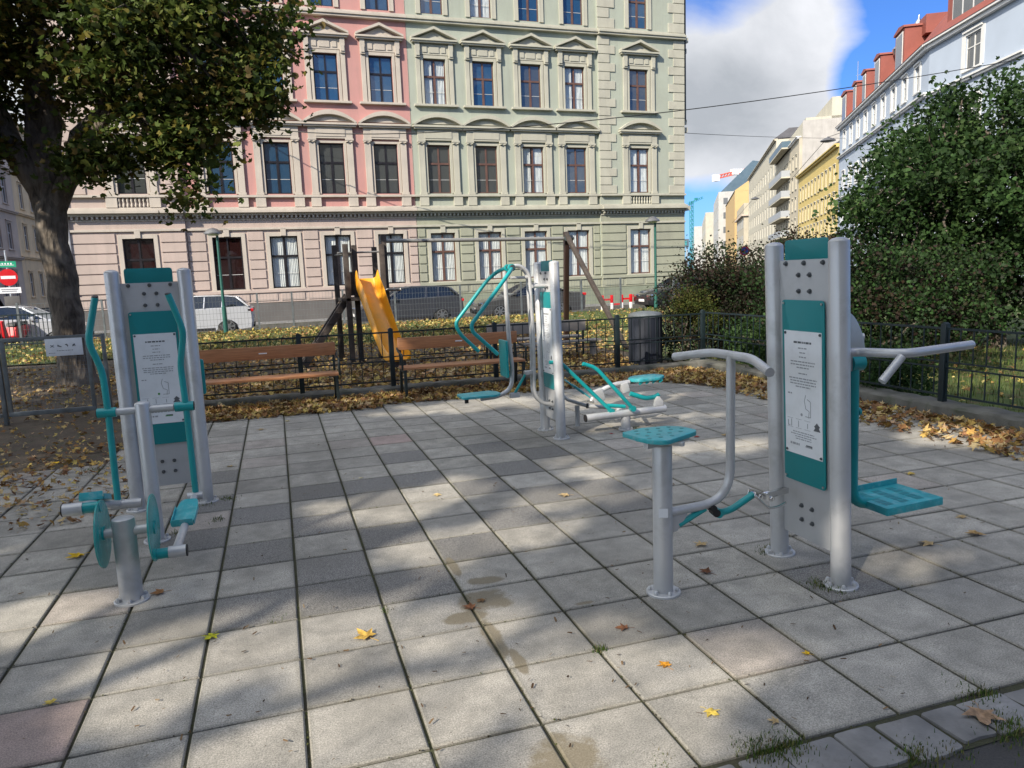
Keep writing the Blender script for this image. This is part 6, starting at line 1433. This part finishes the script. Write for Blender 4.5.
# ------------------------------------------------------------------ trees and shrubs
GREENS = np.array([(.06, .095, .02), (.08, .12, .025), (.10, .14, .03), (.05, .075, .015), (.13, .155, .035), (.17, .15, .03), (.12, .09, .03)])
DARKG = np.array([(.024, .055, .015), (.030, .070, .018), (.042, .088, .024), (.02, .045, .013), (.055, .10, .028)])
PURP = np.array([(.018, .040, .014), (.025, .05, .016), (.03, .055, .02), (.022, .016, .013), (.03, .019, .015), (.02, .022, .013), (.028, .028, .014), (.045, .03, .018)])
THUJA = np.array([(.06, .085, .018), (.085, .10, .02), (.045, .065, .015), (.11, .105, .025)])
def branch(mb, a, b, r0, r1, wig=.12, n=7, seg=9):
    a = Vector(a); b = Vector(b); L_ = (b - a).length; pts = []; rs = []
    for k in range(n + 1):
        t = k / n; p = a.lerp(b, t) + Vector((rnd.uniform(-1, 1), rnd.uniform(-1, 1), rnd.uniform(-.5, .5))) * L_ * wig * .35 * math.sin(math.pi * min(1, t * 1.05)) + Vector((0, 0, L_ * .10 * math.sin(math.pi * t)))
        pts.append(p); rs.append(r0 + (r1 - r0) * t)
    mb.tube(pts, rs, seg); return pts
def clumps_in(ells, n, mind=.35, rim=.55):
    out = []; tries = 0; tot = sum(e[3] * e[4] * e[5] for e in ells)
    ps = np.array([e[3] * e[4] * e[5] for e in ells]) / tot
    while len(out) < n and tries < n * 60:
        tries += 1; e = ells[nr.choice(len(ells), p=ps)]; v = nr.normal(size=3); v /= np.linalg.norm(v); q = nr.uniform(rim, 1.)
        p = np.array(e[:3]) + v * q * np.array(e[3:6])
        if all(np.sum((p - o) ** 2) > mind ** 2 for o in out[-200:]): out.append(p)
    return np.array(out)
def crown(name, cl, per, sig, smin, smax, pal, parent, keep=None, up=.8, sigz=.7, shape=TREEL, tone=.22, mtl='leaf'):
    n = len(cl) * per; idx = np.repeat(np.arange(len(cl)), per)
    pos = cl[idx] + nr.normal(size=(n, 3)) * np.array([sig, sig, sig * sigz])
    size = nr.uniform(smin, smax, n); nm = nr.normal(size=(n, 3)) + np.array([0, 0, up])
    ct_ = nr.uniform(1 - tone, 1 + tone, len(cl))[idx][:, None]; cp = nr.choice(len(pal), len(cl)); mixp = nr.uniform(0, 1, n) < .5
    pi = np.where(mixp, cp[idx], nr.choice(len(pal), n)); col = pal[pi] * ct_ * nr.uniform(.75, 1.25, (n, 1))
    if keep is not None: k = keep(pos); pos, size, nm, col = pos[k], size[k], nm[k], col[k]
    return leaf_cloud(name, pos, size, nm, col, mtl, shape, .3, parent)

# patches of sun on the ground kept lit by leaving leaves out of the unseen crowns: (x, y, rx, ry)
Sx, Sy = S.x / S.z, S.y / S.z
PATCH = [(-.12, 3.38, .62, .24), (.50, 2.95, .50, .40), (.25, 2.55, .50, .30), (1.10, 2.62, .34, .24), (-.62, 3.15, .22, .18), (1.0, 2.15, .35, .18), (1.75, 2.45, .25, .14),
         (.52, 5.10, .36, .30), (.85, 4.15, .26, .26), (1.22, 4.22, .34, .18), (1.95, 4.78, .38, .22), (1.15, 5.3, .22, .26), (2.3, 5.5, .2, .25),
         (2.3, 8.78, 1.15, .32), (3.8, 8.15, .75, .28), (3.6, 6.95, .70, .26), (.3, 9.9, 1.3, .24), (3.0, 3.0, .30, .12), (3.6, 5.6, .5, .14), (5.6, 5.0, .35, .35), (-1.2, 4.0, .25, .16)]
def shadow_xy(p): return p[:, 0] - Sx * p[:, 2], p[:, 1] - Sy * p[:, 2]
def keep_canopy(p):
    gx, gy = shadow_xy(p); ok = np.ones(len(p), bool)
    wob = .18 * np.sin(gx * 9 + 2 * np.sin(gy * 7)) + .18 * np.sin(gy * 11 + 1.5 * np.sin(gx * 6)) + nr.normal(0, .10, len(p))
    for (x, y, rx, ry) in PATCH: ok &= ((gx - x) / (rx + .13)) ** 2 + ((gy - y) / (ry + .15)) ** 2 > 1.4 + wob * 1.8
    for (x, y, r) in SPECKS: ok &= (gx - x) ** 2 + (gy - y) ** 2 > r * r * (1 + wob)
    d = p - np.array([0, 0, 1.586]); dep = d @ np.array(cf); sx = 512 + 741 * (d @ np.array(cr)) / np.maximum(dep, .01); sy = 384 - 741 * (d @ np.array(cu)) / np.maximum(dep, .01)
    ok &= ~((dep > .1) & (sx > -60) & (sx < 1084) & (sy > -60))
    for c_, r_c, pr in (((-2.6, 14.2, 5.6), 3.4, .75), ((11.4, 9.5, 2.8), 2.6, .6)):  # also thins leaves that would shade the two crowns in view
        q = np.array(c_) - p; s3 = np.array(S); dl = np.linalg.norm(q - (q @ s3)[:, None] * s3, axis=1); ok &= ~((dl < r_c) & (nr.uniform(0, 1, len(p)) < pr))
    return ok
SPECKS = [(nr.uniform(-3, 6), nr.uniform(1.5, 10), nr.uniform(.03, .08)) for _ in range(10)] + [(nr.uniform(-3, 9), nr.uniform(10.3, 19), nr.uniform(.06, .26)) for _ in range(110)]

def tree(name, base, h, r, forks, cl, label, per, sig, smin, smax, pal, keep=None, lean=0., flare=0., thin=1., **kw):
    root = empty(name, base, 0, label, 'tree'); b = Vector(base)
    mb = MB(); pts = [(0, 0, -.1), (0, 0, .15), (0, 0, .6)]; rs = [r * 1.45, r * 1.18, r]
    n = 8
    for k in range(1, n + 1): t = k / n; pts.append((rnd.uniform(-.04, .04) + lean * t, rnd.uniform(-.04, .04), .6 + (h - .6) * t)); rs.append(r * (1 - .12 * t + flare * max(0, t - .6)))
    top_ = Vector(pts[-1]); pts += [tuple(top_ + Vector((.03, 0, .25))), tuple(top_ + Vector((.05, 0, .5)))]; rs += [r * .6, r * .1]
    mb.tube(pts, rs, 20); tips = []
    for (dx, dy, dz, rr_) in forks:
        p = branch(mb, pts[-4], (dx, dy, dz), min(rr_ * 1.12, r * .86) * (.3 + .7 * thin), rr_ * .35 * thin, .10, 8, 12); tips.append(p)
    for i, c in enumerate(cl[::2]):
        c = Vector(c) - b; best = min((q for t in tips for q in t[2:]), key=lambda q: (q - c).length)
        if (best - c).length < 5: branch(mb, best, c, .045 * thin, .010 * thin, .25, 4, 5)
    mb.build('trunk', 'bark', root, angle=60)
    crown('crown', cl - np.array(base), per, sig, smin, smax, pal, root, (lambda p: keep(p + np.array(base))) if keep else None, **kw)
    return root
rnd.seed(21)
# big tree at left
ells = [(-4.6, 14.8, 6.6, 2.6, 2.4, 2.6), (-1.9, 14.2, 6.0, 2.2, 1.9, 2.1), (-.6, 13.9, 6.2, 1.35, 1.3, 1.7), (-5.6, 14.6, 5.0, 1.9, 1.7, 1.6), (-1.5, 14.0, 4.4, 1.1, .9, 1.0)]
cl = clumps_in(ells, 300, .34, .25)
cl = np.concatenate([cl, clumps_in([(-1.12, 13.7, 3.35, .30, .3, .55), (-1.35, 13.8, 3.9, .5, .4, .4), (-2.6, 13.9, 3.75, .4, .4, .3), (-.25, 13.6, 4.7, .45, .4, .5), (-4.5, 14.2, 3.95, .6, .4, .4), (-5.2, 14.2, 3.7, .6, .4, .4)], 46, .14, .0)])
tree('leafy_tree', (-3.41, 14.55, 0), 3.0, .255, [(-1.3, .2, 6.2, .19), (.1, .1, 6.4, .22), (1.7, -.3, 5.6, .15), (-.2, .6, 7.0, .17), (2.6, -.6, 6.4, .12)], cl,
     'large leafy tree with a thick dark trunk behind the mesh gate at left', 140, .24, .062, .115, GREENS, up=1.0, lean=-.10, flare=.15)
# trunk knobs
# big dark tree and shrubs behind the right fence
ells = [(11.9, 9.6, 2.4, 2.5, 2.4, 2.15), (10.3, 10.0, 1.9, 1.5, 1.4, 1.75), (13.2, 8.2, 2.7, 2.4, 2.2, 2.05), (11.0, 10.0, 3.2, 1.1, 1.1, 1.2)]
cl = clumps_in(ells, 520, .27, .3)
rt = tree('leafy_tree', (12.0, 9.8, 0), 1.0, .12, [(-1.2, .2, 2.6, .07), (1.2, -.6, 2.8, .08), (.1, .2, 3.3, .08), (-.5, -.8, 2.0, .06)], cl, 'broad dark green tree rising behind the right fence', 165, .20, .042, .078, DARKG, up=.8)
def shrub(name, base, ells, n, per, sig, smin, smax, pal, label, stems=5, **kw):
    root = empty(name, base, 0, label, 'shrub'); cl = clumps_in(ells, n, .16, .2); mb = MB()
    for k in range(stems):
        c = Vector(cl[nr.integers(len(cl))]) - Vector(base); branch(mb, (rnd.uniform(-.2, .2), rnd.uniform(-.2, .2), -.05), c, .025, .008, .2, 5, 6)
    mb.build('stems', 'bark', root); crown('foliage', cl - np.array(base), per, sig, smin, smax, pal, root, **kw); return root
shrub('dark_shrub', (8.0, 11.6, 0), [(7.9, 11.6, 1.12, 1.25, .9, .92), (9.0, 11.3, 1.2, 1.1, .9, .95), (7.0, 11.9, .8, .8, .7, .7), (8.9, 11.0, .7, 1.4, 1.0, .7), (7.0, 11.4, .35, .7, .5, .4)], 230, 190, .15, .022, .045, PURP, 'dark purple brown shrub behind the fence, left of the tall right panel', up=.3)
shrub('thuja_bush', (6.75, 11.3, 0), [(6.85, 11.3, 1.0, .34, .3, .22), (7.0, 11.1, .7, .25, .25, .3)], 34, 160, .07, .012, .026, THUJA, 'small yellow green conifer bush at the fence corner', up=1.)
shrub('dark_shrub', (7.9, 8.6, 0), [(7.9, 8.6, 1.1, .85, .9, 1.1), (8.4, 8.0, .8, .9, .8, .8), (7.6, 9.6, .9, .7, .8, .9), (9.0, 8.0, 1.2, .8, .8, .8)], 130, 130, .17, .025, .05, np.concatenate([PURP, DARKG]), 'dark mixed shrub with reddish leaves right behind the tall panel', up=.4)
shrub('ivy_bush', (6.75, 7.7, 0), [(6.75, 8.0, .35, .3, .8, .35), (6.85, 7.0, .28, .3, .6, .28), (6.8, 9.2, .45, .3, .9, .4)], 90, 120, .10, .022, .045, DARKG, 'dark ivy growing through the bars of the right fence', up=.2)
# bright shoots of the shrub against the sky
shrub('bare_shrub', (8.1, 12.2, 0), [(8.0, 12.2, 1.65, 1.0, .5, .45)], 40, 40, .12, .015, .03, PURP, 'sparse twiggy shrub top against the yellow house', stems=26, up=.2)

# street trees left of and behind the viewer: they shade the square
def off_tree(base, h, ells, ncl, label, forks):
    cl = clumps_in(ells, int(ncl * 1.25), .42, .0)
    tree('leafy_tree', base, h, .24, forks, cl, label, 72, .38, .13, .20, GREENS, keep_canopy, up=1.0, thin=.4)
off_tree((-8.5, -2.5, 0), 4.5, [(-8.5, -2.0, 8.6, 4.6, 4.4, 2.3)], 330, 'tall shade tree left of the viewer, outside the picture', [(-2, 1, 7.5, .13), (2, 1.5, 8, .13), (.5, -2, 8.5, .12), (1.5, 3, 8, .10)])
off_tree((-11.0, 4.0, 0), 4.5, [(-9.8, 3.6, 8.6, 4.8, 4.2, 2.3)], 330, 'tall shade tree standing beyond the left picture edge', [(-2, 1, 7.5, .13), (2, 1.5, 8, .13), (.5, -2, 8.5, .12), (3, 0, 8, .10)])
off_tree((-4.6, -5.0, 0), 4.5, [(-4.2, -4.4, 7.6, 4.6, 3.6, 2.2)], 280, 'shade tree behind the viewer', [(-2, 1, 7, .13), (2, 1.5, 7, .13), (.5, -2, 7.2, .12), (3, 1, 7, .10)])
off_tree((-12.5, 10.5, 0), 4.5, [(-10.8, 10.6, 8.2, 4.2, 3.6, 2.4)], 240, 'tall shade tree at far left, outside the picture', [(-2, 1, 7.5, .13), (2, 1.5, 8, .13), (.5, -2, 8.5, .12), (3, 0, 8, .10)])
